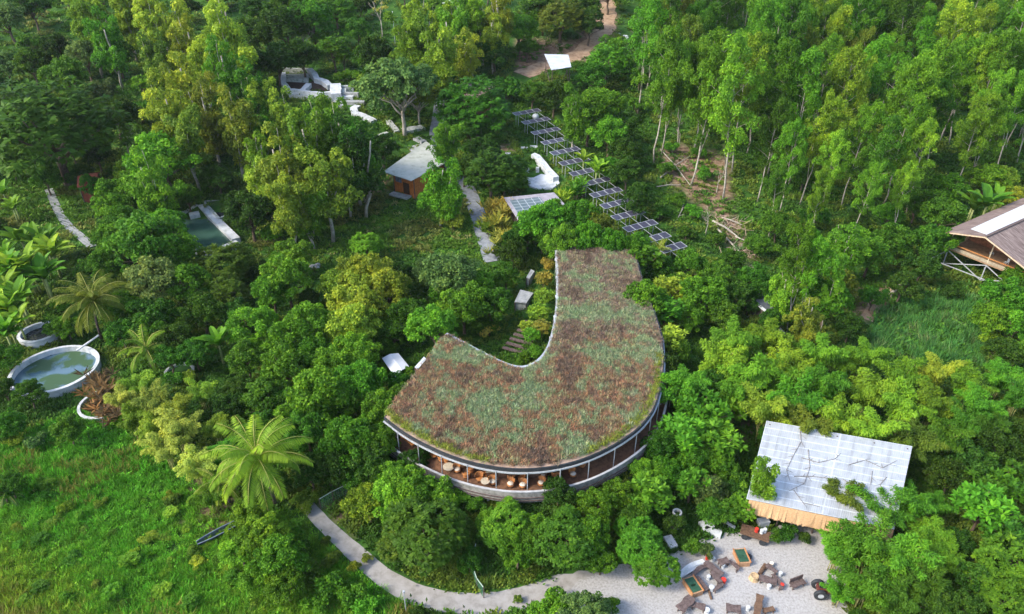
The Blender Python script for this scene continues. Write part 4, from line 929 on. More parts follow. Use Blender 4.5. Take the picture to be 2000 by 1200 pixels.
M_ = MB(); pwall(M_, [(1041,300),(1050,304),(1068,326),(1086,346)], 1.3, 1.3); M_.build('wall', WHITE, WT)
for x, y, sx, sy, sz, lab in ((995,316,1.9,1.3,.9,'white block at the left of the small lawn by the terrace'),(1023,329,2.2,1.0,.8,'white bench-like block on the small lawn by the terrace'),(992,299,1.2,.7,.6,'small white block uphill of the lawn by the terrace'),(1050,327,.7,.7,1.0,'small white post-like block beside the slanting wall'),(1043,285,1.8,.7,.3,'thin white slab just below the upper solar rows'),(1024,287,1.6,.6,.3,'thin white slab uphill, apart from the solar rows')):
    p = at(x, y, sz); M_ = MB(); n0 = 0; M_.box((p.x,p.y,T(p.x,p.y)+sz/2-.1),(sx,sy,sz+.2),prng.uniform(-.3,.3)); o = M_.build('white_block', WHITE)
    bv = o.modifiers.new('bevel','BEVEL'); bv.width = .12; bv.segments = 2; solo(o, lab, 'block', 'white blocks of the terrace garden')
# ------------------------------------------------------------------ things in the gravel yard
def G(px, py, h=0.0): p = at(px, py, h); return Vector((p.x, p.y, max(.018, T(p.x, p.y))))
def pxdir(x0, y0, x1, y1): a_, b_ = G(x0,y0), G(x1,y1); return math.atan2(b_.y-a_.y, b_.x-a_.x), (b_-a_).length
def planter(x0, y0, x1, y1, wd, lab):
    c = (G(x0,y0)+G(x1,y1))/2; rz, Ln = pxdir(x0,y0,x1,y1); o = thing('canvas_trough', c, lab, 'trough', 'green topped wooden troughs', rz)
    M_ = MB(); M_.box((0,0,.32),(Ln,wd,.62)); M_.build('body', mat('pine_boards', (.46,.27,.15), (.32,.17,.09), 4, .8), o, local=True)
    M_ = MB(); M_.sheet((-Ln/2+.12,-wd/2+.1,.66),(Ln/2-.12,-wd/2+.1,.66),(Ln/2-.12,wd/2-.1,.66),(-Ln/2+.12,wd/2-.1,.66),.03,10,3,lambda i,j: Vector((0,0,.05*math.sin(i*9)*math.sin(math.pi*j)))); M_.build('canvas_top', GREENT, o, local=True)
    for s in (-1,1): M_ = MB(); M_.box((0,s*(wd/2+.03),.66),(Ln+.1,.07,.1)); M_.build('rail', RATTAN, o, local=True)
planter(1441,1080,1453,1108,1.15,'green topped wooden trough standing alone nearer the shed')
planter(1342,1136,1362,1166,1.15,'green topped wooden trough beside the white boards and brown planks')
def bench(px, py, Ln, wd, h, rz, lab, mm=GWOOD, back=False, name='wooden_bench', cat='bench', grp='rustic benches in the gravel yard', curve=0.0):
    Ln, wd = Ln*.9, wd*.82
    o = thing(name, G(px,py), lab, cat, grp, rz); M_ = MB(); n = 10
    for i in range(n):
        x0, x1 = -Ln/2+Ln*i/n, -Ln/2+Ln*(i+1)/n; f = lambda x: curve*(1-(2*x/Ln)**2)
        w0, w1 = wd*(1+.12*math.sin(x0*5+px)), wd*(1+.12*math.sin(x1*5+px))
        P_ = [(x0,f(x0)-w0/2),(x1,f(x1)-w1/2),(x1,f(x1)+w1/2),(x0,f(x0)+w0/2)]
        M_.face([(*p,h) for p in P_]); M_.face([(*p,h-.09) for p in P_[::-1]])
        for k in (0,2): a_, b_ = P_[k], P_[k+1]; M_.face([(*a_,h-.09),(*b_,h-.09),(*b_,h),(*a_,h)])
    for e in (0, -1):
        x = -Ln/2 if e == 0 else Ln/2; w_ = wd*(1+.12*math.sin(x*5+px)); M_.face([(x,-w_/2,h-.09),(x,w_/2,h-.09),(x,w_/2,h),(x,-w_/2,h)])
    M_.build('seat' if cat == 'bench' else 'top', mm, o, local=True)
    for sx in (-1,1):
        for sy in (-1,1): M_ = MB(); M_.tube([(sx*Ln*.4,sy*wd*.3,0),(sx*Ln*.38,sy*wd*.26,h-.09)], [.07,.05], 6); M_.build('leg', mm, o, local=True)
    if back: M_ = MB(); M_.box((0,wd/2,h+.28),(Ln*.95,.08,.5)); M_.build('backrest', mm, o, local=True)
    return o
bench(1556,1146,1.75,.75,.55,.35,'heavy brown plank bench standing alone near the far side of the yard',back=True)
bench(1372,1122,2.9,.55,.5,.55,'long curved dark bench just below the white boards',curve=.45)
bench(1368,1146,1.9,.6,.5,-1.15,'dark slab bench beside the green topped trough',curve=.1)
bench(1392,1118,2.3,.8,.62,-.9,'dark plank table slanting through the middle of the jumble',name='plank_table',cat='table',grp='plank tables of the yard')
bench(1425,1110,2.0,.5,.5,-.62,'curved bench at the yard side of the jumble',curve=.35)
bench(1412,1104,1.2,.9,.62,.3,'low square slab table inside the curved bench',name='plank_table',cat='table',grp='plank tables of the yard')
bench(1397,1134,1.6,.7,.6,-1.2,'dark slab table between the two white stools',name='plank_table',cat='table',grp='plank tables of the yard')
bench(1402,1152,1.5,.45,.48,.62,'short dark bench behind the lowest white stool')
bench(1505,1118,1.3,.6,.6,-.9,'grey-brown slab table uphill in the smaller jumble',name='plank_table',cat='table',grp='plank tables of the yard')
bench(1498,1140,1.8,.9,.6,-.35,'wide grey-brown slab table in the smaller jumble',name='plank_table',cat='table',grp='plank tables of the yard')
bench(1516,1142,1.9,.45,.5,-1.35,'narrow grey-brown bench beside the red stool of the smaller jumble',curve=.2)
bench(1338,1188,2.2,1.1,.75,.75,'broad dark table cut by the bottom edge of the picture',name='plank_table',cat='table',grp='plank tables of the yard')
bench(1363,1190,1.4,.8,.55,-.35,'dark bench beside the broad table at the bottom edge')
bench(1431,1196,1.5,1.0,.6,-.2,'square grey slab table alone at the bottom edge',name='plank_table',cat='table',grp='plank tables of the yard')
bench(1479,1190,2.6,.8,.7,1.15,'tall brown plank table at the bottom edge beside white buckets',mm=WOOD,name='plank_table',cat='table',grp='plank tables of the yard')
bench(1500,1197,1.2,.6,.5,.2,'small reddish bench at the bottom edge next to the tall table',mm=WOOD)
o = thing('white_boards', G(1350,1117), 'long white board resting along the curved dark bench', 'board', rz=pxdir(1327,1128,1376,1098)[0]); Lb = pxdir(1327,1128,1376,1098)[1]
M_ = MB(); M_.sheet((-Lb/2,-.26,.5),(Lb/2,-.26,.5),(Lb/2,.26,.5),(-Lb/2,.26,.5),.08,14,1,lambda i,j: Vector((0,.3*math.sin(math.pi*i),0))); M_.build('board', WHITE, o, local=True)
for s in (-.42,0,.42): M_ = MB(); M_.box((s*Lb,.15,.2),(.2,.5,.4)); M_.build('trestle', GWOOD, o, local=True)
def stool(px, py, mm, lab, r_=.21, h=.46, name='stool', grp='stools in the yard'):
    o = thing(name, G(px,py), lab, 'stool', grp); M_ = MB(); M_.lathe([(0,0),(r_*.82,0),(r_*.9,.04),(r_*.8,h*.5),(r_,h-.06),(r_,h),(0,h+.02)], seg=14); M_.build('drum', mm, o, local=True, smooth=False)
    M_ = MB(); M_.lathe([(0,h+.025),(r_*.9,h+.025),(r_*.85,h+.06),(0,h+.07)], seg=14); M_.build('seat_pad', mm, o, local=True)
for x, y, mm, lab in ((1328,1131,WHITE,'white stool at the lower end of the long white board'),(1383,1132,WHITE,'white stool in the middle of the dark jumble'),(1405,1126,WHITE,'tall white stool between plank table and red stool'),(1389,1153,WHITE,'oval white stool at the near side of the dark jumble'),(1411,1109,WHITE,'small white stool on the slab side of the curved bench'),
  (1392,1096,WHITE,'white stool beside the red stool at the upper end of the long white board'),(1523,1125,WHITE,'white stool on the uphill side of the smaller jumble'),(1501,1150,WHITE,'low white stool on the near side of the smaller jumble'),(1506,1106,CREAM,'small pale stool uphill of the smaller jumble'),(1380,1197,WHITE,'big white stool at the bottom edge'),(1460,1192,WHITE,'white bucket-like stool next to the tall plank table'),(1360,1186,WHITE,'small white stool between the tables at the bottom edge'),
  (1381,1093,RED,'red stool at the upper end of the long white board'),(1412,1138,RED,'large red stool at the near end of the plank table'),(1526,1148,RED,'red stool of the smaller jumble'),(1596,1142,RED,'orange-red stool beside the tractor'),(1474,1050,RED,'red stool lying on the flatbed cart'),(1484,1053,WHITE,'white stool on the flatbed cart'),(1490,1051,WHITE,'smaller white stool at the end of the flatbed cart')):
    stool(x, y, mm, lab, .28 if 'large' in lab or 'big' in lab or 'oval' in lab else .21)
    if 'cart' in lab: VEGO = [q for q in S.objects if q.get('label') == lab][0]; VEGO.location.z += .86
rz, Lc = pxdir(1451,1044,1493,1058); o = thing('flatbed_cart', G(1472,1053), 'brown wooden flatbed cart carrying red and white stools', 'cart', rz=rz)
M_ = MB(); M_.box((0,0,.78),(2.9,1.15,.12)); M_.build('bed', WOOD, o, local=True)
for s in (-1,1):
    M_ = MB(); M_.box((0,s*.6,.92),(2.9,.06,.18)); M_.build('side_rail', WOOD, o, local=True)
    for sx in (-.9,.9):
        M_ = MB(); M_.lathe([(.0,-.06),(.34,-.06),(.36,0),(.34,.06),(0,.06)], seg=14); wv_ = M_.build('wheel', DARK, o, local=True); wv_.data.transform(Matrix.Rotation(R(90),4,'X')); wv_.location = (sx, s*.5, .36)
o = thing('tractor', G(1612,1162), 'small dark red tractor parked under the bamboo at the yard edge', 'tractor', rz=-.15)
M_ = MB(); M_.box((.2,0,.85),(2.3,.75,.5)); M_.build('body', mat('rust_red', (.16,.045,.03), (.08,.025,.02), 3, .6), o, local=True)
M_ = MB(); M_.box((1.0,0,.95),(1.2,.62,.62)); M_.build('bonnet', mat('rust_red_hood', (.20,.05,.03), (.1,.03,.02), 3, .5), o, local=True)
M_ = MB(); M_.box((-.55,0,1.2),(.5,.5,.1)); M_.box((-.8,0,1.45),(.1,.5,.45)); M_.build('seat', DARK, o, local=True)
M_ = MB(); M_.tube([(-.1,0,1.1),(-.25,0,1.55)], .03, 6); M_.lathe([(.22,1.54),(.26,1.57),(.22,1.6)], (-.25,0,0), 12); M_.build('steering_wheel', DARK, o, local=True)
for sx, sy, r_, wd in ((-.7,.62,.62,.3),(-.7,-.62,.62,.3),(1.1,.52,.42,.22),(1.1,-.52,.42,.22)):
    M_ = MB(); M_.lathe([(.0,-wd/2),(r_*.5,-wd/2),(r_*.94,-wd/2),(r_,-wd/3),(r_,wd/3),(r_*.94,wd/2),(r_*.5,wd/2),(0,wd/2)], seg=20); q = M_.build('wheel', DARK, o, local=True); q.data.transform(Matrix.Rotation(R(90),4,'X')); q.location = (sx,sy,r_)
    M_ = MB(); M_.lathe([(0,-wd/2-.02),(r_*.45,-wd/2-.02),(r_*.45,wd/2+.02),(0,wd/2+.02)], seg=12); h_ = M_.build('rim', STEEL, q, local=True); h_.data.transform(Matrix.Rotation(R(90),4,'X'))
for x0,y0,x1,y1,r_,lab in ((1483,1124,1494,1106,.2,'short orange-brown log lying uphill of the stump'),(1384,1155,1389,1172,.12,'dark post lying on the gravel below the oval stool')):
    M_ = MB(); M_.tube([G(x0,y0)+Vector((0,0,r_)), G(x1,y1)+Vector((0,0,r_))], r_, 9); solo(M_.build('log', WOOD), lab, 'log', 'logs in the yard')
M_ = MB(); p = G(1472,1131); M_.lathe([(.55,-.05),(.45,.12),(.42,.5),(.30,.5),(.27,.42),(0,.42)], p, 12); solo(M_.build('tree_stump', mat('pale_stump', (.52,.38,.22), (.3,.2,.11), 5, .9)), 'pale hollow tree stump on the gravel beside the log', 'stump')
M_ = MB(); p = G(1462,1089); M_.lathe([(0,0),(.35,0),(.3,.22),(.12,.3),(0,.3)], p, 8); solo(M_.build('dark_bucket', DARK), 'small dark overturned basin near the upper trough', 'basin')
p = at(1323,1000,2.4); g = T(p.x,p.y); M_ = MB(); M_.lathe([(.5,-.4),(.5,2.4),(.34,2.4),(.34,1.4),(0,1.4)], (p.x,p.y,g), 20); solo(M_.build('concrete_pipe', CONC), 'upright hollow concrete pipe among the bushes above the yard', 'pipe')
for x,y,sx,sy,rz,lab in ((1379,1030,1.3,1.1,.3,'square pale stone slab at the upper corner of the yard'),(1392,1043,1.7,.7,-.5,'long pale stone slab at the upper corner of the yard'),(1425,1030,1.1,.25,-.8,'thin white plank in the bushes left of the cart'),(1309,1063,.9,1.5,.3,'pale broken slab beside the conical tree')):
    p = G(x,y); M_ = MB(); M_.box((p.x,p.y,p.z+.22),(sx,sy,.45),rz); M_.box((p.x+sx*.3,p.y+sy*.35,p.z+.12),(sx*.5,sy*.5,.26),rz+.6); solo(M_.build('stone_slab', WHITE), lab, 'slab', 'pale slabs around the yard')
# stones lying loose on the gravel
rs = np.random.default_rng(11); M_ = MB(); ypoly = [(p.x, p.y) for p in yp]; bx = [min(p[0] for p in ypoly), max(p[0] for p in ypoly), min(p[1] for p in ypoly), max(p[1] for p in ypoly)]; ns = 0
while ns < 3600:
    x, y = rs.uniform(bx[0],bx[1]), rs.uniform(bx[2],bx[3])
    if not inpoly(x, y, ypoly): continue
    r_ = .025 + .075*rs.random()**5; a_ = rs.random()*6; q = [(x+r_*math.cos(a_+k*1.57)*rs.uniform(.7,1.2), y+r_*math.sin(a_+k*1.57)*rs.uniform(.7,1.2)) for k in range(4)]
    t_ = (x+rs.normal(0,.01), y, .02+r_*.8)
    for k in range(4): M_.face([(*q[k],.012),(*q[(k+1)%4],.012),t_])
    ns += 1
o = M_.build('loose_gravel', mat('stone', (.45,.44,.42), (.25,.24,.23), 3, .9)); tag(o, 'pale loose stones strewn over the gravel yard', 'gravel', None, 'stuff')
# net fence at the foot of the bank, poles
NP = [at(x, y) for x, y in ((680,966),(652,980),(627,995))]; NP2 = [at(x, y) for x, y in ((930,1082),(922,1120),(932,1150),(945,1168))]
for P_, lab in ((NP,'green garden net fence running up from the end of the road'),(NP2,'green garden net fence crossing the bank down to the road')):
    c = P_[0]; o = thing('net_fence', (c.x,c.y,T(c.x,c.y)), lab, 'fence'); N_ = MB()
    NETM = mat('green_net', (.10,.26,.16), (.06,.17,.10), 2, .8)
    for a_, b_ in zip(P_, P_[1:]):
        L_ = (b_-a_).length; k = int(L_/.22)
        for i in range(k+1): q = a_.lerp(b_, i/k); N_.bar((q.x,q.y,T(q.x,q.y)), (q.x,q.y,T(q.x,q.y)+1.5), .02)
        for z in (.05,.3,.55,.8,1.05,1.3): N_.bar((a_.x,a_.y,T(a_.x,a_.y)+z), (b_.x,b_.y,T(b_.x,b_.y)+z), .02)
    N_.build('net', NETM, o); M_ = MB(); M_.tube([(q.x,q.y,T(q.x,q.y)+1.55) for q in P_], .045, 5); M_.build('top_rope', mat('rope', (.45,.55,.45), (.3,.4,.3), 2, .8), o)
    for q in P_: M_ = MB(); M_.tube([(q.x,q.y,T(q.x,q.y)-.3),(q.x,q.y,T(q.x,q.y)+1.6)], .05, 6); M_.build('post', GWOOD, o)
for x, y, h, lab in ((794,1200,3.2,'thin grey pole standing at the road edge by the bottom of the picture'),(772,90,9.0,'tall thin pale pole among the trees at the far edge')):
    p = at(x, y); g = T(p.x,p.y); o = thing('pole', (p.x,p.y,g), lab, 'pole'); M_ = MB(); M_.tube([(0,0,-.3),(0,0,h)], [.06,.045], 7); M_.build('shaft', STEEL, o, local=True); M_ = MB(); M_.lathe([(.0,h),(.12,h+.02),(.1,h+.2),(0,h+.22)], seg=8); M_.build('cap', STEEL, o, local=True)
# trough in the field, logs and brush on the bare slope
a_, b_ = G(388,1070), G(482,1021); rz = math.atan2(b_.y-a_.y,b_.x-a_.x); Lt = (b_-a_).length; c = (a_+b_)/2; o = thing('dugout_trough', (c.x,c.y,T(c.x,c.y)), 'long dark blue-grey trough shaped like a narrow boat in the grass', 'trough', rz=rz)
M_ = MB(); n = 12
prof = lambda i: (.42*math.sin(math.pi*(.08+.84*i/n))**.5)
rows = [[(-Lt/2+Lt*i/n, -prof(i), .75),(-Lt/2+Lt*i/n, -prof(i)*.55, .25),(-Lt/2+Lt*i/n, prof(i)*.55, .25),(-Lt/2+Lt*i/n, prof(i), .75)] for i in range(n+1)]
for i in range(n):
    for k in range(3): M_.face([rows[i][k], rows[i+1][k], rows[i+1][k+1], rows[i][k+1]])
M_.face(rows[0]); M_.face(rows[-1][::-1]); M_.build('hull', mat('slate_blue', (.10,.13,.19), (.05,.06,.09), 2, .6), o, local=True)
for s in (-1,1): M_ = MB(); M_.tube([(r_[0][0], s*r_[3][1], .76) for r_ in rows], .05, 5); M_.build('gunwale', mat('slate_light', (.22,.26,.34), (.12,.15,.2), 2, .6), o, local=True)
LOGS = [((1290,347),(1352,303),.16,'pale fallen trunk lying aslant on the bare reddish slope'),((1290,292),(1348,362),.12,'thin fallen trunk pointing down the bare slope'),((1392,432),(1440,462),.22,'thick fallen trunk near the brush heap'),((1402,448),(1452,500),.18,'fallen trunk pointing down below the brush heap'),((1436,462),(1480,487),.14,'thin fallen trunk at the lower end of the bare slope'),
 ((1282,365),(1330,362),.12,'short fallen trunk lying level on the slope'),((1410,425),(1450,440),.14,'short log at the top of the brush heap'),((1336,395),(1322,430),.12,'leaning broken trunk at the left of the slope'),((1738,577),(1790,532),.32,'long grey-white log lying beside the stilt house'),((1748,566),(1775,545),.2,'shorter grey log alongside the long white one')]
for (x0,y0),(x1,y1),r_,lab in LOGS:
    q0, q1 = at(x0,y0,.4), at(x1,y1,.4); M_ = MB(); mid = (q0+q1)/2+Vector((prng.uniform(-.3,.3),prng.uniform(-.3,.3),.25)); M_.tube([q0,mid,q1],[r_,r_*.85,r_*.5],7)
    for f in (.4,.6,.8): q = q0.lerp(q1,f); M_.tube([q, q+Vector((prng.uniform(-1.2,1.2),prng.uniform(-.6,.6),prng.uniform(.3,1.2)))],[r_*.4,.02],5)
    o = M_.build('fallen_log', PALE); solo(o, lab, 'log', 'fallen logs on the slope')
BRUSH = mat('dry_brush', (.45,.34,.26), (.26,.18,.13), 3, .95)
for x, y, s, n, lab in ((1420,440,3.4,90,'big heap of dry brush on the bare brown slope'),(1330,320,3.0,50,'loose dry brush on the upper reddish slope'),(1450,500,2.6,60,'heap of dry brush near the trees below the slope'),(1055,85,3.2,50,'jumble of planks and branches left of the dirt path'),(1085,92,2.0,30,'smaller pile of planks under the round tree by the dirt path')):
    p = at(x, y); M_ = MB()
    for _ in range(n):
        q = Vector((p.x+prng.gauss(0,s*.5), p.y+prng.gauss(0,s*.5), 0)); q.z = T(q.x,q.y)+prng.uniform(0,.7); d = Vector((prng.gauss(0,1),prng.gauss(0,1),prng.gauss(0,.35))).normalized()*prng.uniform(.6,2.2); M_.tube([q,q+d],[.06,.02],4)
    solo(M_.build('brush_heap', BRUSH), lab, 'brush heap', 'dry brush heaps')['kind'] = 'stuff'
for x, y, lab, mm in ((1222,72,'heap of white rubble sacks at the top of the dirt path',WHITE),(1030,112,'low broken brick ring left of the dirt path',mat('brick_ruin',(.40,.24,.17),(.25,.14,.10),2,.9)),(620,522,'pale boulder on the grassy slope under the golden tree',CONC),(607,525,'smaller pale boulder left of the larger one on the grassy slope',CONC)):
    p = at(x, y); M_ = MB()
    for _ in range(7 if 'heap' in lab or 'ring' in lab else 3):
        q = (p.x+prng.gauss(0,.9 if mm is not CONC else .4), p.y+prng.gauss(0,.9 if mm is not CONC else .4), 0); s = prng.uniform(.5,1.2); M_.lathe([(0,-.1),(s*.5,0),(s*.62,s*.25),(s*.35,s*.5),(0,s*.55)], (q[0],q[1],T(q[0],q[1])), 7)
    solo(M_.build('rubble_heap' if mm is WHITE else ('brick_ruin' if 'brick' in lab else 'boulder'), mm), lab, 'rubble' if mm is WHITE else ('ruin' if 'brick' in lab else 'boulder'))
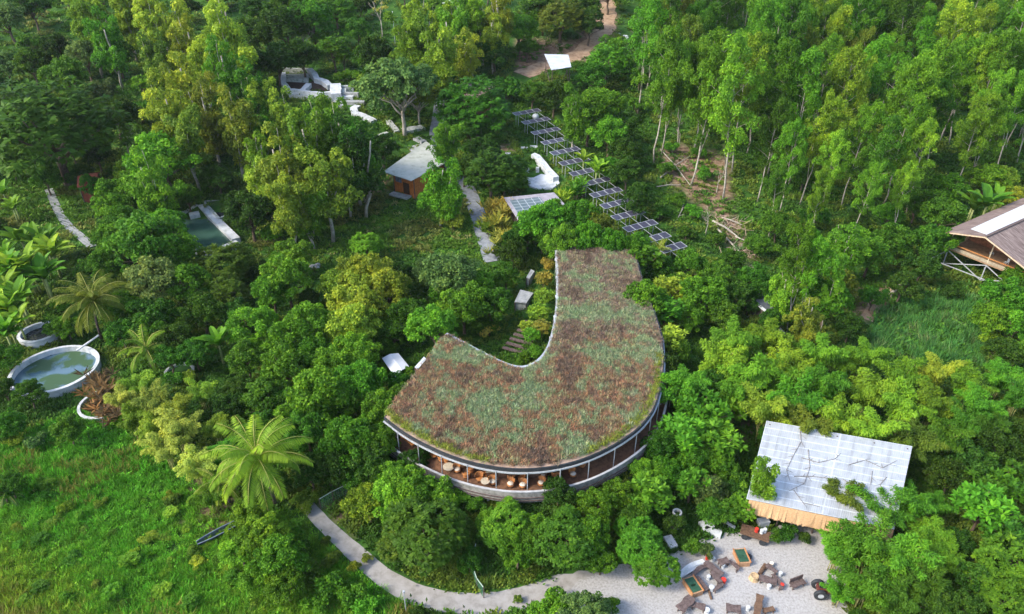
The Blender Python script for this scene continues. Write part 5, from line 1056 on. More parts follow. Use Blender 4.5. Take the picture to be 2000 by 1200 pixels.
# ------------------------------------------------------------------ trees, hand placed (kind, colour, crown centre px, crown width px)
HAND = '''
feather yg 300 55 95|feather yg 338 45 100|feather yg 372 85 95|feather yg 440 50 120|feather br 430 125 105|feather yg 352 160 115|feather ol 405 212 105|feather yg 330 212 100|feather ol 452 235 105|feather ol 362 262 100|feather br 480 170 85
feather yg 165 35 95|feather br 212 72 85|feather yg 240 22 80|feather ol 300 110 85|feather yg 390 120 85|feather yg 500 185 70|feather yg 275 15 80|broad gg 168 118 85|broad md 130 150 100|broad gg 195 180 75|largeleaf br 278 165 52|broad md 228 110 80|broad dk 250 60 80
mango mo 100 262 235|broad dk 222 225 95|bare gg 240 258 60|broad gg 15 40 90|broad gg 10 130 75|broad dk 60 15 85|broad gg 15 195 65|broad dk 495 70 90|broad dk 500 25 80|broad dk 110 105 90|broad md 60 130 80|broad dk 30 260 80|broad dk 20 320 70
broad br 320 318 140|feather br 300 345 110|broad br 235 378 105|broad lb 268 330 90|broad br 220 405 80|broad md 365 388 62|broad md 285 480 170|broad br 340 505 125|broad md 250 445 100|broad gg 300 560 130|broad br 225 475 95|broad br 375 560 105|broad md 200 520 90|broad br 330 450 100
mango mo 440 520 105|mango mo 440 572 85|broad dk 488 418 115|broad dk 455 400 70|broad md 395 610 95|broad md 300 620 110|broad br 240 600 90|palm ol 170 588 135|smallpalm lb 285 682 100|banana br 425 665 72|shrub br 120 600 50
broad br 110 640 62|bamboo yb 235 775 75|shrub lb 215 805 40|shrub br 240 820 44|bamboo yg 345 790 90|bamboo yg 300 830 80|banana lb 40 465 80|banana br 72 472 78|banana lb 100 492 74|banana br 18 520 84|banana lb 48 515 88|banana br 78 530 80|banana lb 8 560 84|banana br 36 575 84|banana lb 16 600 80|banana br 6 640 74|banana lb 34 625 70|broad dk 160 340 50|shrub md 188 374 40|shrub br 150 368 30|shrub br 340 740 44|shrub yg 372 738 40|banana br 30 545 70|banana lb 85 500 60|banana br 20 610 66|banana lb 62 530 60|banana br 12 490 56|banana lb 95 470 50|banana br 10 650 60|banana lb 27 400 46|banana br 4 372 46
feather yg 568 225 85|feather yg 545 315 135|feather lb 600 275 125|feather br 655 262 115|feather br 690 280 110|feather yg 632 345 130|feather yg 560 385 110|feather lb 502 302 85|feather yg 520 350 95|feather br 622 238 80|feather dk 700 298 115|feather dk 672 330 95|feather dk 712 325 66|feather lb 600 400 90
feather br 854 348 96|feather br 868 270 72|feather br 880 370 80|shrub yg 884 434 58|mango md 930 212 135|mango dk 958 340 105|mango md 985 350 80|broad dk 905 330 70|broad dk 870 185 60
broad yg 720 545 130|broad yg 690 580 120|broad yg 755 575 115|broad yg 660 560 90|broad ol 690 530 90|broad yg 715 620 110|broad br 560 545 125|broad yg 685 645 125|broad br 605 640 120|broad br 530 570 100|broad lb 575 500 90
broad gg 885 545 130|broad br 905 600 120|broad br 850 640 115|broad md 960 600 100|broad br 870 570 90|broad md 800 620 100|broad md 770 650 80|broad md 990 540 72|broad dk 1000 500 70|broad br 930 560 90|broad gg 840 530 80|shrub gd 955 645 50|shrub md 940 640 70
spiky gd 965 400 60|spiky gd 975 430 62|spiky gd 985 462 58|spiky ol 955 440 45|spiky gd 992 405 50|spiky ol 975 480 45|broad dk 1010 470 60
broad dk 560 50 120|broad md 610 42 110|broad dk 540 120 95|largeleaf br 650 95 75|largeleaf br 630 75 50|largeleaf br 670 110 50|broad md 570 10 100|broad md 700 60 70|bare gd 742 22 55|broad dk 735 110 90|feather yg 808 45 95|feather yg 850 100 100|feather yg 835 60 80|feather lb 800 80 80|feather lb 880 60 90|feather lb 890 30 85
feather yg 905 100 70|feather lb 940 28 80|broad dk 935 75 80|broad dk 965 105 75|umbrella gg 782 158 190|umbrella yg 740 165 90|umbrella ol 815 185 100|broad md 720 115 75|feather yg 962 60 70|feather yg 980 18 85|bare gg 590 72 50|feather md 910 10 80|broad md 500 130 70|broad dk 590 110 80|shrub br 690 150 40|shrub yg 712 160 40|shrub br 725 145 40|shrub br 668 152 38
broad br 1012 58 85|broad md 1060 18 90|mango ol 1095 40 95|broad dk 1150 50 70|broad md 1030 95 50|broad dk 1140 20 80|broad br 1195 95 72|mango br 1185 125 85|broad md 1155 150 70|broad br 1150 228 110|feather br 1120 215 75|broad br 1190 262 90|broad lb 1165 200 75|broad dk 1082 190 80|broad md 1040 182 62|broad dk 1220 300 75|broad dk 1225 340 80|broad dk 1245 390 80|broad md 1195 330 60|broad md 1215 250 70|broad br 1200 205 70|shrub br 1060 185 36
broad br 1060 440 115|largeleaf br 1225 490 70|broad br 1250 478 60|shrub br 1195 480 50|broad br 1100 488 60|shrub br 1150 490 55|broad br 1090 425 90|largeleaf gd 1062 545 42|largeleaf yg 1064 580 46|largeleaf yg 1052 610 50|largeleaf gd 1058 640 44|largeleaf br 1040 655 44|shrub gd 1068 520 40|largeleaf yg 1030 640 40|shrub br 1020 700 44|shrub br 1045 690 40|broad br 1130 435 105|broad md 1105 470 100|broad ol 1165 450 95|broad br 1030 450 75|bare gg 1140 450 60|broad md 1080 480 70|spiky br 1130 365 60|spiky br 1120 405 55|banana lb 1165 330 50|banana lb 1140 310 40|mango md 1000 330 60|shrub br 1012 360 40|spiky lb 1105 385 50
largeleaf br 1255 505 85|largeleaf yg 1305 565 80|largeleaf yg 1330 555 60|broad br 1262 590 105|broad br 1345 520 85|broad br 1372 580 110|broad md 1400 540 80|smallpalm yg 1283 490 62|broad dk 1440 580 80|largeleaf br 1300 605 85|largeleaf yg 1310 665 78|broad br 1240 530 60|broad md 1415 620 80|broad br 1345 620 80|shrub gd 1300 650 45|broad md 1290 525 70
bamboo lb 1442 668 125|bamboo lb 1500 655 105|bamboo lb 1402 702 120|bamboo br 1462 722 125|bamboo lb 1540 700 110|bamboo lb 1602 685 105|bamboo lb 1690 690 95|bamboo br 1620 745 120|bamboo br 1560 770 125|bamboo yg 1500 790 120|bamboo lb 1700 755 115|bamboo lb 1640 805 120|bamboo lb 1770 725 105|bamboo yg 1832 722 100|bamboo lb 1760 785 115|bamboo lb 1830 785 110|bamboo lb 1890 745 100|bamboo br 1922 790 105|bamboo br 1962 725 90|bamboo lb 1705 835 115|bamboo ol 1580 835 110|bamboo ol 1785 850 110|bamboo br 1852 850 105|bamboo lb 1650 850 90|bamboo md 1885 820 95|bamboo md 1942 835 90|bamboo md 1990 765 85|bamboo br 1440 760 110|bamboo br 1660 705 80|bamboo lb 1525 735 100
bamboo br 1352 745 110|broad br 1312 765 100|largeleaf br 1372 805 115|largeleaf br 1330 850 110|largeleaf br 1402 862 110|broad br 1266 925 72|broad br 1302 930 85|broad br 1240 915 46|largeleaf br 1430 790 100|broad md 1380 760 100|broad br 1400 910 85|broad md 1430 930 70|broad md 1290 870 80|broad br 1345 900 90|broad dk 1300 720 75|broad md 1330 690 70
broad lb 800 958 120|broad lb 762 975 110|broad lb 720 985 100|broad lb 850 965 90|mango mo 832 1042 155|mango mo 790 1050 100|mango mo 872 1045 100|mango br 990 1022 90|mango br 968 1042 70|broad br 955 1018 60|broad br 1058 1042 90|mango md 1100 1055 120|broad md 1050 1060 90|broad br 1165 985 90|broad br 1150 1045 95|broad br 1012 1080 90|broad br 1205 962 75|largeleaf br 1268 965 100|broad md 1240 1005 80|mango br 1255 1075 95|mango br 1282 1110 85|mango br 1240 1040 80|largeleaf br 1350 945 90|broad gg 1382 962 80|broad md 1392 1000 70|broad br 1112 1020 66|shrub br 900 975 50|shrub lb 870 950 40|shrub br 930 985 46|shrub gg 1380 1075 45|shrub md 1350 1065 50
umbrella gg 1140 1190 110|shrub br 1085 1180 70|shrub br 1055 1190 55|shrub gg 1170 1195 60|shrub br 1195 1180 45
broad lb 510 1050 115|broad br 545 1092 115|broad lb 485 1010 90|broad lb 470 1080 90|shrub ol 600 1120 75|shrub br 640 1150 80|shrub br 690 1165 70|shrub ol 655 1095 50|shrub md 570 1040 60|broad br 560 1150 90|shrub br 720 1185 70|shrub yg 690 1105 34|shrub br 620 1185 70|shrub md 585 1080 60|broad br 500 1130 80
broad br 620 785 150|broad br 560 722 130|broad br 700 752 120|broad br 680 860 130|broad md 600 840 110|broad md 522 780 110|broad br 745 800 100|broad dk 655 905 110|broad dk 722 905 105|broad dk 605 925 90|broad br 742 870 90|broad br 560 660 110|broad br 492 640 115|broad dk 470 615 80|broad br 690 690 110|broad br 640 722 100|broad br 760 930 80|broad md 480 700 90|broad md 510 840 90|broad br 570 790 90|broad br 655 800 90|broad md 790 770 60|broad br 540 870 80|broad md 700 930 80|broad br 610 690 90|broad md 745 650 70|broad br 725 840 80|broad dk 450 800 80
bamboo yb 300 785 100|bamboo yb 350 830 105|bamboo yb 380 900 90|bamboo yg 275 745 80|bamboo yb 320 860 100|bamboo yg 390 760 70|bamboo lb 260 810 75|bamboo yg 420 830 70|bamboo lb 410 960 80
spiky bd 205 770 80|spiky bd 192 742 66|spiky bd 216 800 70|spiky ol 228 760 56|spiky bd 186 792 48|palm lb 515 890 195|smallpalm lb 440 950 110|broad md 20 830 75|shrub yg 28 862 45|broad md 55 770 70|broad dk 8 760 60|broad md 12 700 70|broad md 20 950 70|shrub gg 70 865 50|smallpalm gg 5 965 60|broad br 130 640 60|broad md 235 650 80|broad dk 340 660 80|broad dk 470 760 70|shrub md 100 700 1|broad md 330 700 70|broad md 380 690 80
bamboo ol 1652 968 110|bamboo br 1732 985 125|bamboo br 1695 1050 150|bamboo br 1792 980 110|bamboo br 1642 1075 105|bamboo br 1762 1082 135|bamboo br 1822 1042 100|bamboo br 1692 1132 135|bamboo md 1802 1142 120|bamboo br 1850 1085 90|bamboo br 1640 1150 80|bamboo yg 1790 1010 70|bamboo md 1740 1160 120|bamboo br 1620 1030 60|bamboo bd 1770 1000 45|bamboo br 1830 985 80
largeleaf br 1920 990 120|largeleaf br 1962 955 100|mango br 1972 1110 130|mango br 1960 1165 110|broad dk 1900 905 110|broad dk 1952 875 100|shrub yg 1882 842 46|largeleaf md 1905 940 90|broad dk 1982 850 80|broad dk 1902 1132 90|largeleaf md 1962 1035 100|broad dk 1855 935 90|broad dk 1880 1185 90|broad dk 1870 1060 70|largeleaf md 1995 930 80|broad yg 1905 870 50|broad dk 1820 905 70|broad dk 1830 1190 90
shrub md 1322 390 46|shrub br 1352 415 44|shrub md 1300 330 40|shrub br 1375 340 40|shrub md 1400 470 44|shrub br 1310 290 36|shrub md 1340 460 46|shrub br 1420 505 44|shrub md 1290 420 44|shrub br 1365 300 34|bare gg 1405 345 40|bare gg 1385 420 46|bare gg 1440 490 44|bare gg 1330 250 40|bare gg 1420 300 50|bare gg 1460 520 40|broad md 1500 850 50|broad dk 1450 960 70|largeleaf br 1450 990 70|broad md 1420 1000 70|shrub md 1540 1045 50|shrub dk 1575 1050 36|shrub md 1515 1048 40
broad br 1960 580 105|broad br 1935 625 85|broad br 1985 640 80|broad br 1990 545 70|broad yg 1958 355 70|broad yg 1985 385 50|broad br 1930 350 80|banana md 1930 395 75|banana md 1905 400 65|banana lb 1948 385 60|broad md 1842 420 95|broad br 1850 370 85|broad md 1820 470 90|broad dk 1800 520 85|broad md 1790 400 80|broad br 1990 690 70|broad dk 1960 690 80|shrub lb 1935 660 50
feather lb 1545 560 85|broad br 1615 590 110|broad ol 1640 560 80|feather ol 1585 610 80|broad br 1530 610 60|broad md 1470 540 70|broad md 1430 510 60|broad dk 1660 640 70|broad md 1490 570 60|feather br 1650 480 90|broad md 1700 500 90|broad md 1600 520 80|broad md 1740 470 90|broad dk 1560 470 80|broad md 1480 480 60'''
HB = 0
for line in HAND.strip().splitlines():
    for q in line.split('|'):
        k, c, x, y, w_ = q.split(); x, y, w_ = float(x), float(y), float(w_)
        if w_ < 5: continue
        tall = 1.1 if (k == 'feather' and y < 300) else (.85 if k == 'bamboo' and 1600 < x < 1860 and y > 940 else 1.0)
        V(k, c, x, y, w_, tall)
V('feather', 'lb', 1490, 930, 72, 1.45)
for q in (('broad','br',752,722,46,1.0),('broad','md',778,745,52,1.0),('broad','br',798,728,36,.9),('broad','md',760,682,44,1.1),('broad','md',176,366,50,1.2),('broad','dk',148,350,44,1.2),('broad','md',1500,628,56,1.1),('broad','dk',1462,596,44,1.0),('broad','br',1528,612,50,1.1)): V(*q)
for x, y, w_ in ((1095,482,74),(1145,476,78),(1192,482,70),(1232,494,60)): V('broad', 'br', x, y, w_, 1.55)
qr = random.Random(77)
for _ in range(84):
    x, y = 560*qr.random()**.75, qr.uniform(880,1195)
    if inpoly(x, y, [(0,880),(150,800),(240,840),(330,930),(390,1060),(480,1110),(560,1195),(0,1195)]): V(qr.choice(('shrub','shrub','shrub','largeleaf')), qr.choice(('lb','br','ol','yg','md')), x, y, qr.uniform(20,46), qr.uniform(.5,.9))
for x, y, w_ in ((598,990,40),(612,972,36),(588,975,44),(640,1058,30),(716,1092,28),(1010,1172,24)): V('shrub', 'ol', x, y, w_)
# the eucalyptus forest on the right-hand slope: feet in pixels, heights in metres
er = random.Random(8)
for x, y, H in ((1277,318,24),(1293,302,21),(1320,292,20),(1350,364,27),(1357,300,21),(1413,392,27),(1428,335,24),(1460,300,22),(1500,340,24),(1540,360,23),(1580,310,22),(1622,350,23),(1662,310,22),(1702,340,23),(1742,355,22),(1783,320,22),
                (1834,277,20),(1852,282,20),(1885,292,22),(1897,287,20),(1930,282,20),(1962,292,21),(1990,272,21),(1862,384,18),(1888,372,17),(1537,648,15),(1560,642,14),(1600,650,11)):
    E(x, y, H*1.12, er.choice(('lb','br','lb','br')))
for x, y, H in ((1478,395,20),(1520,420,18),(1562,400,21),(1600,430,17),(1640,405,20),(1685,425,19),(1725,400,21),(1768,420,18),(1500,470,14),(1580,480,14),(1660,475,15),(1740,470,14),(1810,330,19),(1905,330,20),(1945,335,20),(1985,320,21)):
    E(x, y, H, er.choice(('lb','br','md')))
for row, y0 in enumerate((232,185,140,98,60,28,0,-22)):
    x = 1245 + (row % 2)*16 + max(0, row-3)*4
    while x < 2010:
        E(x + er.uniform(-9,9), y0 + er.uniform(-16,16), er.uniform(17,28) - row*.2, er.choice(('lb','br','md','ol','br')))
        x += 46 - row + er.uniform(-14,14)
# fill: smaller trees and bushes wherever the canopy closes between the placed ones
def polyin(x, y, Ps): return any(inpoly(x, y, P) for P in Ps)
KEEP = [[(-140,880),(0,900),(400,900),(600,985),(720,1110),(820,1190),(820,1330),(-140,1330)], [(30,640),(220,660),(220,790),(30,800)], [(600,470),(650,400),(760,370),(930,380),(960,520),(800,480),(740,470),(640,500),(560,470)],
        [(745,640),(870,640),(1010,700),(1080,660),(1080,480),(1260,480),(1310,700),(1280,880),(1000,980),(760,870)], [(990,200),(1060,205),(1340,490),(1200,490),(985,330)], [(985,280),(1100,290),(1120,440),(980,440)],
        YARD, [(1440,800),(1800,860),(1760,1050),(1440,1010)], [(1830,380),(2000,370),(2000,530),(1880,580),(1840,540)], [(1690,580),(1920,590),(1900,720),(1690,690)], [(1270,290),(1500,270),(1480,530),(1390,520),(1290,400)],
        [(545,120),(720,120),(840,240),(840,300),(760,300),(680,220),(550,200)], [(0,365),(190,365),(190,480),(120,440),(0,440)], [(340,380),(460,400),(470,480),(400,510),(330,470)], [(1000,60),(1230,0),(1230,80),(1130,180),(1000,160)],
        [(740,320),(880,300),(820,400),(740,400)], [(60,40),(150,40),(150,110),(60,110)], [(1400,390),(1480,400),(1480,520),(1400,520)], [(580,970),(660,970),(800,1110),(1060,1120),(1200,1100),(1200,1210),(700,1210)], [(1130,290),(1230,300),(1250,440),(1130,440)], [(850,180),(880,180),(980,520),(930,520),(850,300)]]
def near(x, y): return min(((v[3]-x)**2 + (v[4]-y)**2) for v in VEG)
fr_ = random.Random(21); cnt = 0
for _ in range(5200):
    x, y = fr_.uniform(-280, 2280), fr_.uniform(-60, 1400)
    if polyin(x, y, KEEP): continue
    gap = 40 + 18*(y/1200)
    if near(x, y) < gap*gap: continue
    if x > 1230 and y < 320: k, c, w_ = fr_.choice(('shrub','broad')), fr_.choice(('md','dk','br')), fr_.uniform(38,60)
    else: k, c, w_ = fr_.choice(('broad','broad','mango','shrub')), fr_.choice(('md','dk','dk','br')), fr_.uniform(50,78)
    V(k, c, x, y, w_); cnt += 1
print('plants', len(VEG), 'fill', cnt)

# ------------------------------------------------------------------ ground cover: uncountable herbs and grasses
def tuft(name, seed, n, spread, L, wd, upright):
    rng = np.random.default_rng(seed); a = rng.random(n)*6.28; e = rng.uniform(upright*.4, upright, n)
    D = np.stack([np.cos(a)*np.cos(e), np.sin(a)*np.cos(e), np.sin(e)], 1); b = np.stack([rng.normal(0,spread,n), rng.normal(0,spread,n), rng.uniform(0,spread*.6,n)],1)
    ll = L*(.6+.7*rng.random(n)); me = leaves_mesh(name, b + D*ll[:,None]*.5, D, unit(np.stack([-D[:,0]*.6,-D[:,1]*.6,np.ones(n)],1)+rng.normal(size=(n,3))*.3), ll, wd, rng.normal(.5,.17,n), .04)
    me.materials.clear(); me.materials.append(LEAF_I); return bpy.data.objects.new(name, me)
HERB = [tuft('herb_tuft', 1+i, 26, .32, .42, .20, 1.0) for i in range(2)]; GRASS = [tuft('grass_tuft', 5+i, 26, .20, .8, .055, 1.45) for i in range(2)]
REED = [tuft('reed_tuft', 9, 30, .35, 1.9, .085, 1.45)]; TURF = [tuft('turf_tuft', 12+i, 22, .22, .42, .06, 1.3) for i in range(2)]
def scatter(name, pts, sc, tint, protos, label, cat, parent=None):
    n = len(pts); me = bpy.data.meshes.new(name); pts = np.asarray(pts, np.float32)
    off = np.zeros(3) if parent is None else np.array(parent.location)
    me.vertices.add(n); me.vertices.foreach_set('co', (pts-off).astype(np.float32).reshape(-1))
    rg = np.random.default_rng(n)
    for nm, ty, arr, key in (('sc','FLOAT',np.asarray(sc),'value'),('rz','FLOAT_VECTOR',np.stack([rg.normal(0,.15,n),rg.normal(0,.15,n),rg.random(n)*6.28],1),'vector'),('pick','INT',rg.integers(0,len(protos),n),'value')):
        a = me.attributes.new(nm, ty, 'POINT'); a.data.foreach_set(key, np.ascontiguousarray(arr, dtype=np.int32 if ty=='INT' else np.float32).reshape(-1))
    a = me.attributes.new('tint','FLOAT_COLOR','POINT'); a.data.foreach_set('color', np.concatenate([np.asarray(tint),np.ones((n,1))],1).astype(np.float32).reshape(-1))
    me.update(); o = bpy.data.objects.new(name, me); COL.objects.link(o)
    if parent is not None: o.parent = parent; o['kind'] = 'stuff'
    else: tag(o, label, cat, None, 'stuff')
    ng = bpy.data.node_groups.new(name, 'GeometryNodeTree'); ng.interface.new_socket('Geometry', in_out='INPUT', socket_type='NodeSocketGeometry'); ng.interface.new_socket('Geometry', in_out='OUTPUT', socket_type='NodeSocketGeometry')
    N = ng.nodes.new; Lk = ng.links.new; gi, go = N('NodeGroupInput'), N('NodeGroupOutput'); ip = N('GeometryNodeInstanceOnPoints')
    def attr(nm, ty): a = N('GeometryNodeInputNamedAttribute'); a.data_type = ty; a.inputs['Name'].default_value = nm; return a.outputs['Attribute']
    g2 = N('GeometryNodeGeometryToInstance'); 
    for pr in reversed(protos):
        oi = N('GeometryNodeObjectInfo'); oi.inputs['Object'].default_value = pr; oi.inputs['As Instance'].default_value = True; Lk(oi.outputs['Geometry'], g2.inputs['Geometry'])
    jn = N('GeometryNodeJoinGeometry')
    for pr in reversed(protos):
        oi = N('GeometryNodeObjectInfo'); oi.inputs['Object'].default_value = pr; oi.inputs['As Instance'].default_value = True; Lk(oi.outputs['Geometry'], jn.inputs['Geometry'])
    ng.nodes.remove(g2)
    Lk(gi.outputs[0], ip.inputs['Points']); Lk(jn.outputs[0], ip.inputs['Instance']); ip.inputs['Pick Instance'].default_value = True; Lk(attr('pick','INT'), ip.inputs['Instance Index'])
    Lk(attr('rz','FLOAT_VECTOR'), ip.inputs['Rotation']); Lk(attr('sc','FLOAT'), ip.inputs['Scale']); Lk(ip.outputs[0], go.inputs[0])
    md = o.modifiers.new('scatter','NODES'); md.node_group = ng
    return o
HARD = [[(p.x,p.y) for p in yp], RPOLY]
CLEAR = [([(p.x,p.y) for p in ROADC], 1.55), ([(p.x,p.y) for p in PATHC], 1.5), ([(p.x,p.y) for p in DIRTC], 2.8), ([(p.x,p.y) for p in DIRT2], 1.0), ([(p.x,p.y) for p in sp_], 1.0)]
DISC = [(tc0.x, tc0.y, tr+.3)] + [(x.location.x, x.location.y, 2.2) for x in S.objects if x.name.startswith('water_tank.')]
BOXES = [[tuple(p.xy) for p in (A_,B_,C_,D_)], [tuple(p.xy) for p in PW], [tuple(p.xy) for p in PW2], [at(x,y)[:2] for x,y in ((1000,340),(1060,335),(1098,345),(1093,372),(1040,375),(1000,358))], [at(x,y)[:2] for x,y in ((550,155),(605,150),(655,165),(650,182),(570,178))]]
def polydist(x, y, L_):
    best = 1e9
    for i in range(len(L_)-1):
        ax, ay = L_[i]; bx_, by_ = L_[i+1]; dx, dy = bx_-ax, by_-ay; t_ = max(0,min(1,((x-ax)*dx+(y-ay)*dy)/(dx*dx+dy*dy+1e-9))); best = min(best, (x-ax-t_*dx)**2+(y-ay-t_*dy)**2)
    return best**.5
def free(x, y):
    for P in HARD+BOXES:
        if inpoly(x, y, P): return False
    for L_, d in CLEAR:
        if abs(x-L_[len(L_)//2][0]) < 60 and polydist(x, y, L_) < d*prng.uniform(.82,1.08): return False
    for cx, cy, r_ in DISC:
        if (x-cx)**2+(y-cy)**2 < r_*r_: return False
    return True
FIELD = [[(-400,860),(-20,880),(150,800),(240,840),(330,905),(420,960),(420,1010),(600,1000),(700,1110),(800,1190),(820,1420),(-400,1420)]]
SLOPE = [[(600,470),(650,395),(760,360),(940,375),(960,520),(800,490),(640,505),(520,500),(480,470)], [(0,365),(190,365),(190,480),(0,440)], [(60,40),(150,40),(150,110),(60,110)]]
REEDS = [[(1690,585),(1760,560),(1925,590),(1915,715),(1700,700)]]
rg = np.random.default_rng(4); hp_, hs, ht, gp, gs, gt, rp_, rs_, rt_ = [],[],[],[],[],[],[],[],[]
def c3(c, j=.25): return np.array(c)*(1+rg.uniform(-j,j))*(1+rg.uniform(-.08,.08,3))
i = 0
while i < 138000:
    i += 1
    px, py = rg.uniform(-400,2400), 1420 - 1460*rg.random()
    p = at(px, py) if False else None
    # even density in the picture: the far ground needs fewer, larger plants
    d = ray(px, py); g0 = 0.0
    for _ in range(7):
        t_ = (g0 - CAM.z)/d.z; q = CAM + d*t_; g0 = T(q.x, q.y) if q.y < 320 else 30
    if q.y > 330 or q.y < 20 or abs(q.x) > 230: continue
    x, y = q.x, q.y
    if not free(x, y): continue
    z = T(x, y); b_ = bare_at(Vector((x,y,z)))
    nzv = noise.noise(Vector((x*.09,y*.09,5.0))); k = max(1.0, (q-CAM).length/110)
    infield = inpoly(px, py, FIELD[0]); inslope = polyin(px, py, SLOPE)
    if inpoly(px, py, REEDS[0]):
        if rg.random() < .35: rp_.append((x,y,z)); rs_.append(rg.uniform(.5,1.0)); rt_.append(c3((.075,.22,.05) if rg.random() < .85 else (.16,.26,.09)))
        elif rg.random() < .5: hp_.append((x,y,z)); hs.append(rg.uniform(.8,1.8)); ht.append(c3((.09,.23,.03)))
        continue
    if b_ > .3 and rg.random() < .42: continue
    if not infield and not inslope and rg.random() < .35: continue
    if infield:
        n2 = noise.noise(Vector((x*.05+9,y*.05,2.0)))
        u_ = min(1, max(0, .5 + n2*1.6 + rg.normal(0,.18))); v_ = sstep(900, 1150, py) ; c = (np.array((.12,.37,.028))*(1-v_*u_) + np.array((.30,.41,.04))*v_*u_)*rg.choice((.6,.85,1.05,1.3))
        if nzv + rg.normal(0,.15) > .42: c = (.26,.26,.06)
        if rg.random() < .62: gp.append((x,y,z)); gs.append(rg.uniform(.4,1.0)+max(0,nzv)*1.4); gt.append(c3(c)); gp.append((x+rg.normal(0,.35),y+rg.normal(0,.35),z)); gs.append(rg.uniform(.4,.9)); gt.append(c3(c))
        else: hp_.append((x,y,z+rg.uniform(0,.25))); hs.append(rg.uniform(.35,.8)); ht.append(c3(c))
    else:
        c = (.085,.20,.022) if nzv > .1 else ((.14,.22,.03) if nzv > -.2 else (.06,.15,.02))
        if inslope: c = (.11,.23,.025) if nzv > -.05 else (.17,.21,.045)
        if inslope and rg.random() < .06: c = (.30,.32,.10)
        hp_.append((x,y,z)); hs.append(rg.uniform(.5,1.15)*k); ht.append(c3(c))
        if rg.random() < .2: gp.append((x,y,z)); gs.append(rg.uniform(.5,1.0)*k); gt.append(c3(c))
scatter('undergrowth', hp_, hs, ht, HERB, 'leafy green undergrowth covering the ground between the trees', 'undergrowth')
scatter('wild_grass', gp, gs, gt, GRASS, 'wild grass covering the open field and slopes', 'grass')
scatter('tall_reeds', rp_, rs_, rt_, REED, 'patch of tall narrow-leaved grass in front of the stilt house', 'tall grass')
# the meadow on the restaurant's roof is a part of it
tp, ts, tt = [],[],[]; bx = [min(p[0] for p in RPOLY), max(p[0] for p in RPOLY), min(p[1] for p in RPOLY), max(p[1] for p in RPOLY)]
FXY = [(p.x,p.y) for p in FD]
while len(tp) < 24000:
    x, y = rg.uniform(bx[0],bx[1]), rg.uniform(bx[2],bx[3])
    if not inpoly(x, y, RPOLY): continue
    n1 = .85*noise.noise(Vector((x*.21,y*.21,1.0))) + .7*noise.noise(Vector((x*.8,y*.8,4.0))) + rg.normal(0,.11); n2 = noise.noise(Vector((x*.10,y*.10,8.0))); arm = sstep(-2, 8, x) * sstep(66, 84, y)
    e = polydist(x, y, FXY)
    if e < .35: continue
    if e < rg.uniform(.5,1.2) and y < 75 and n2 > -.3: c = (.30,.36,.06)
    elif n1 > .20 - .12*(1-arm): c = (.28,.38,.20) if rg.random() < .7 else (.40,.44,.27)
    elif n1 < -.34: c = (.22,.165,.125)
    else: c = ((.33,.255,.195) if rg.random() < arm else (.40,.245,.15)) if rg.random() < .74 else (.38,.37,.20)
    tp.append((x,y,ROOF_Z)); ts.append(rg.uniform(.4,1.2)); tt.append(c3(c, .3))
scatter('roof_meadow', tp, ts, tt, TURF, None, None, BLD)

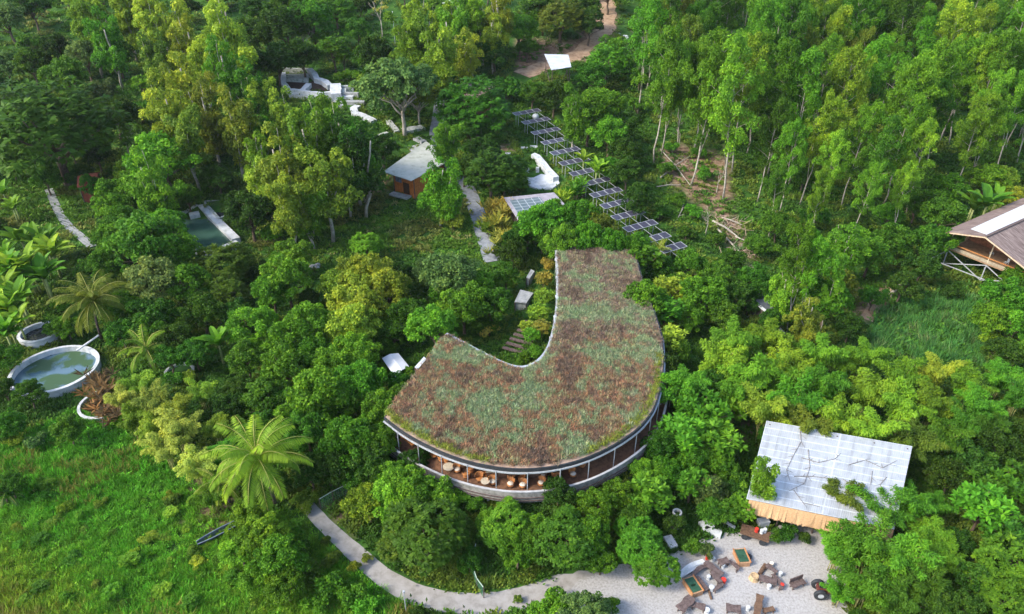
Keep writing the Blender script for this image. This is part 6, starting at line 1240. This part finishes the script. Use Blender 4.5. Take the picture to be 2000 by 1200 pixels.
# ------------------------------------------------------------------ labels: each plant is told apart by its look and by what it stands near
LM = {'the big turf roof': (1010,800), 'the terraced solar panels': (1150,350), 'the metal-roofed shed': (1620,915), 'the large round tank': (106,722), 'the square pond': (410,450), 'the orange-walled hut': (795,345),
 'the white planter ruin': (600,160), 'the stilt house': (1930,480), 'the gravel yard': (1450,1130), 'the concrete road': (760,1130), 'the white stilt shelter': (1092,122), 'the hillside dirt path': (1170,70), 'the grey path': (940,440),
 'the stepping slabs': (140,430), 'the brush heap': (1420,440), 'the dark trough': (435,1045), 'the white canopy': (773,712), 'the tall reed patch': (1810,640), 'the tiled solar house': (1050,405), 'the big coconut palm': (515,890),
 'the withered spiky clump': (205,775), 'the tractor': (1612,1160), 'the grassy slope': (720,430), 'the brown thatched hut': (930,178), 'the red hut': (172,350), 'the top white roof': (882,2),
 'the upper right corner': (1990,0), 'the upper left corner': (5,5), 'the lower right corner': (1990,1195), 'the middle of the top edge': (1500,0), 'the right edge': (1990,250), 'the left edge': (0,560), 'the white globe lamp': (1300,860), 'the long grey roof': (1480,590)}
CARD = {1:'nearest',2:'second nearest',3:'third nearest',4:'fourth nearest',5:'fifth nearest',6:'sixth nearest',7:'seventh nearest',8:'eighth nearest',9:'ninth nearest',10:'tenth nearest'}
LM.pop('the white globe lamp')
B_ = {}
for v in VEG:
    o, k, c, x, y = v; nm = min(LM, key=lambda q: (LM[q][0]-x)**2 + ((LM[q][1]-y)*1.2)**2); dx, dy = x-LM[nm][0], y-LM[nm][1]
    rel = ('left of' if dx < 0 else 'right of') if abs(dx) > abs(dy)*1.1 else ('beyond' if dy < 0 else 'in front of')
    B_.setdefault((k, c, rel, nm), []).append((dx*dx+dy*dy, v))
for (k, c, rel, nm), L_ in B_.items():
    L_.sort(key=lambda q: q[0])
    for i, (_, v) in enumerate(L_):
        base = f'{TWORD[c]} {KIND[k][1]} {rel} {nm}'
        lb = base if len(L_) == 1 else f'{ORD[i] if i < 20 else str(i+1)} {base}'; v[0]['label'] = lb if len(L_) == 1 or len(lb.split()) > 14 else lb + ', counted outward'
for o in S.objects:
    if o.parent is None and o.type in ('MESH','EMPTY') and not o.get('kind') and not o.get('label'): print('NO LABEL', o.name)


# ------------------------------------------------------------------ the air
m = bpy.data.materials.new('haze_air'); m.use_nodes = True; t = m.node_tree; t.nodes.clear(); ou = t.nodes.new('ShaderNodeOutputMaterial'); pv = t.nodes.new('ShaderNodeVolumePrincipled')
pv.inputs['Color'].default_value = (.86,.93,1.0,1); pv.inputs['Density'].default_value = .00006; pv.inputs['Anisotropy'].default_value = .1; t.links.new(pv.outputs['Volume'], ou.inputs['Volume'])
M_ = MB(); M_.box((0,800,29.5),(5200,3700,69)); o = M_.build('haze', m); tag(o, kind='stuff', label='thin pale air over the whole valley', cat='haze')
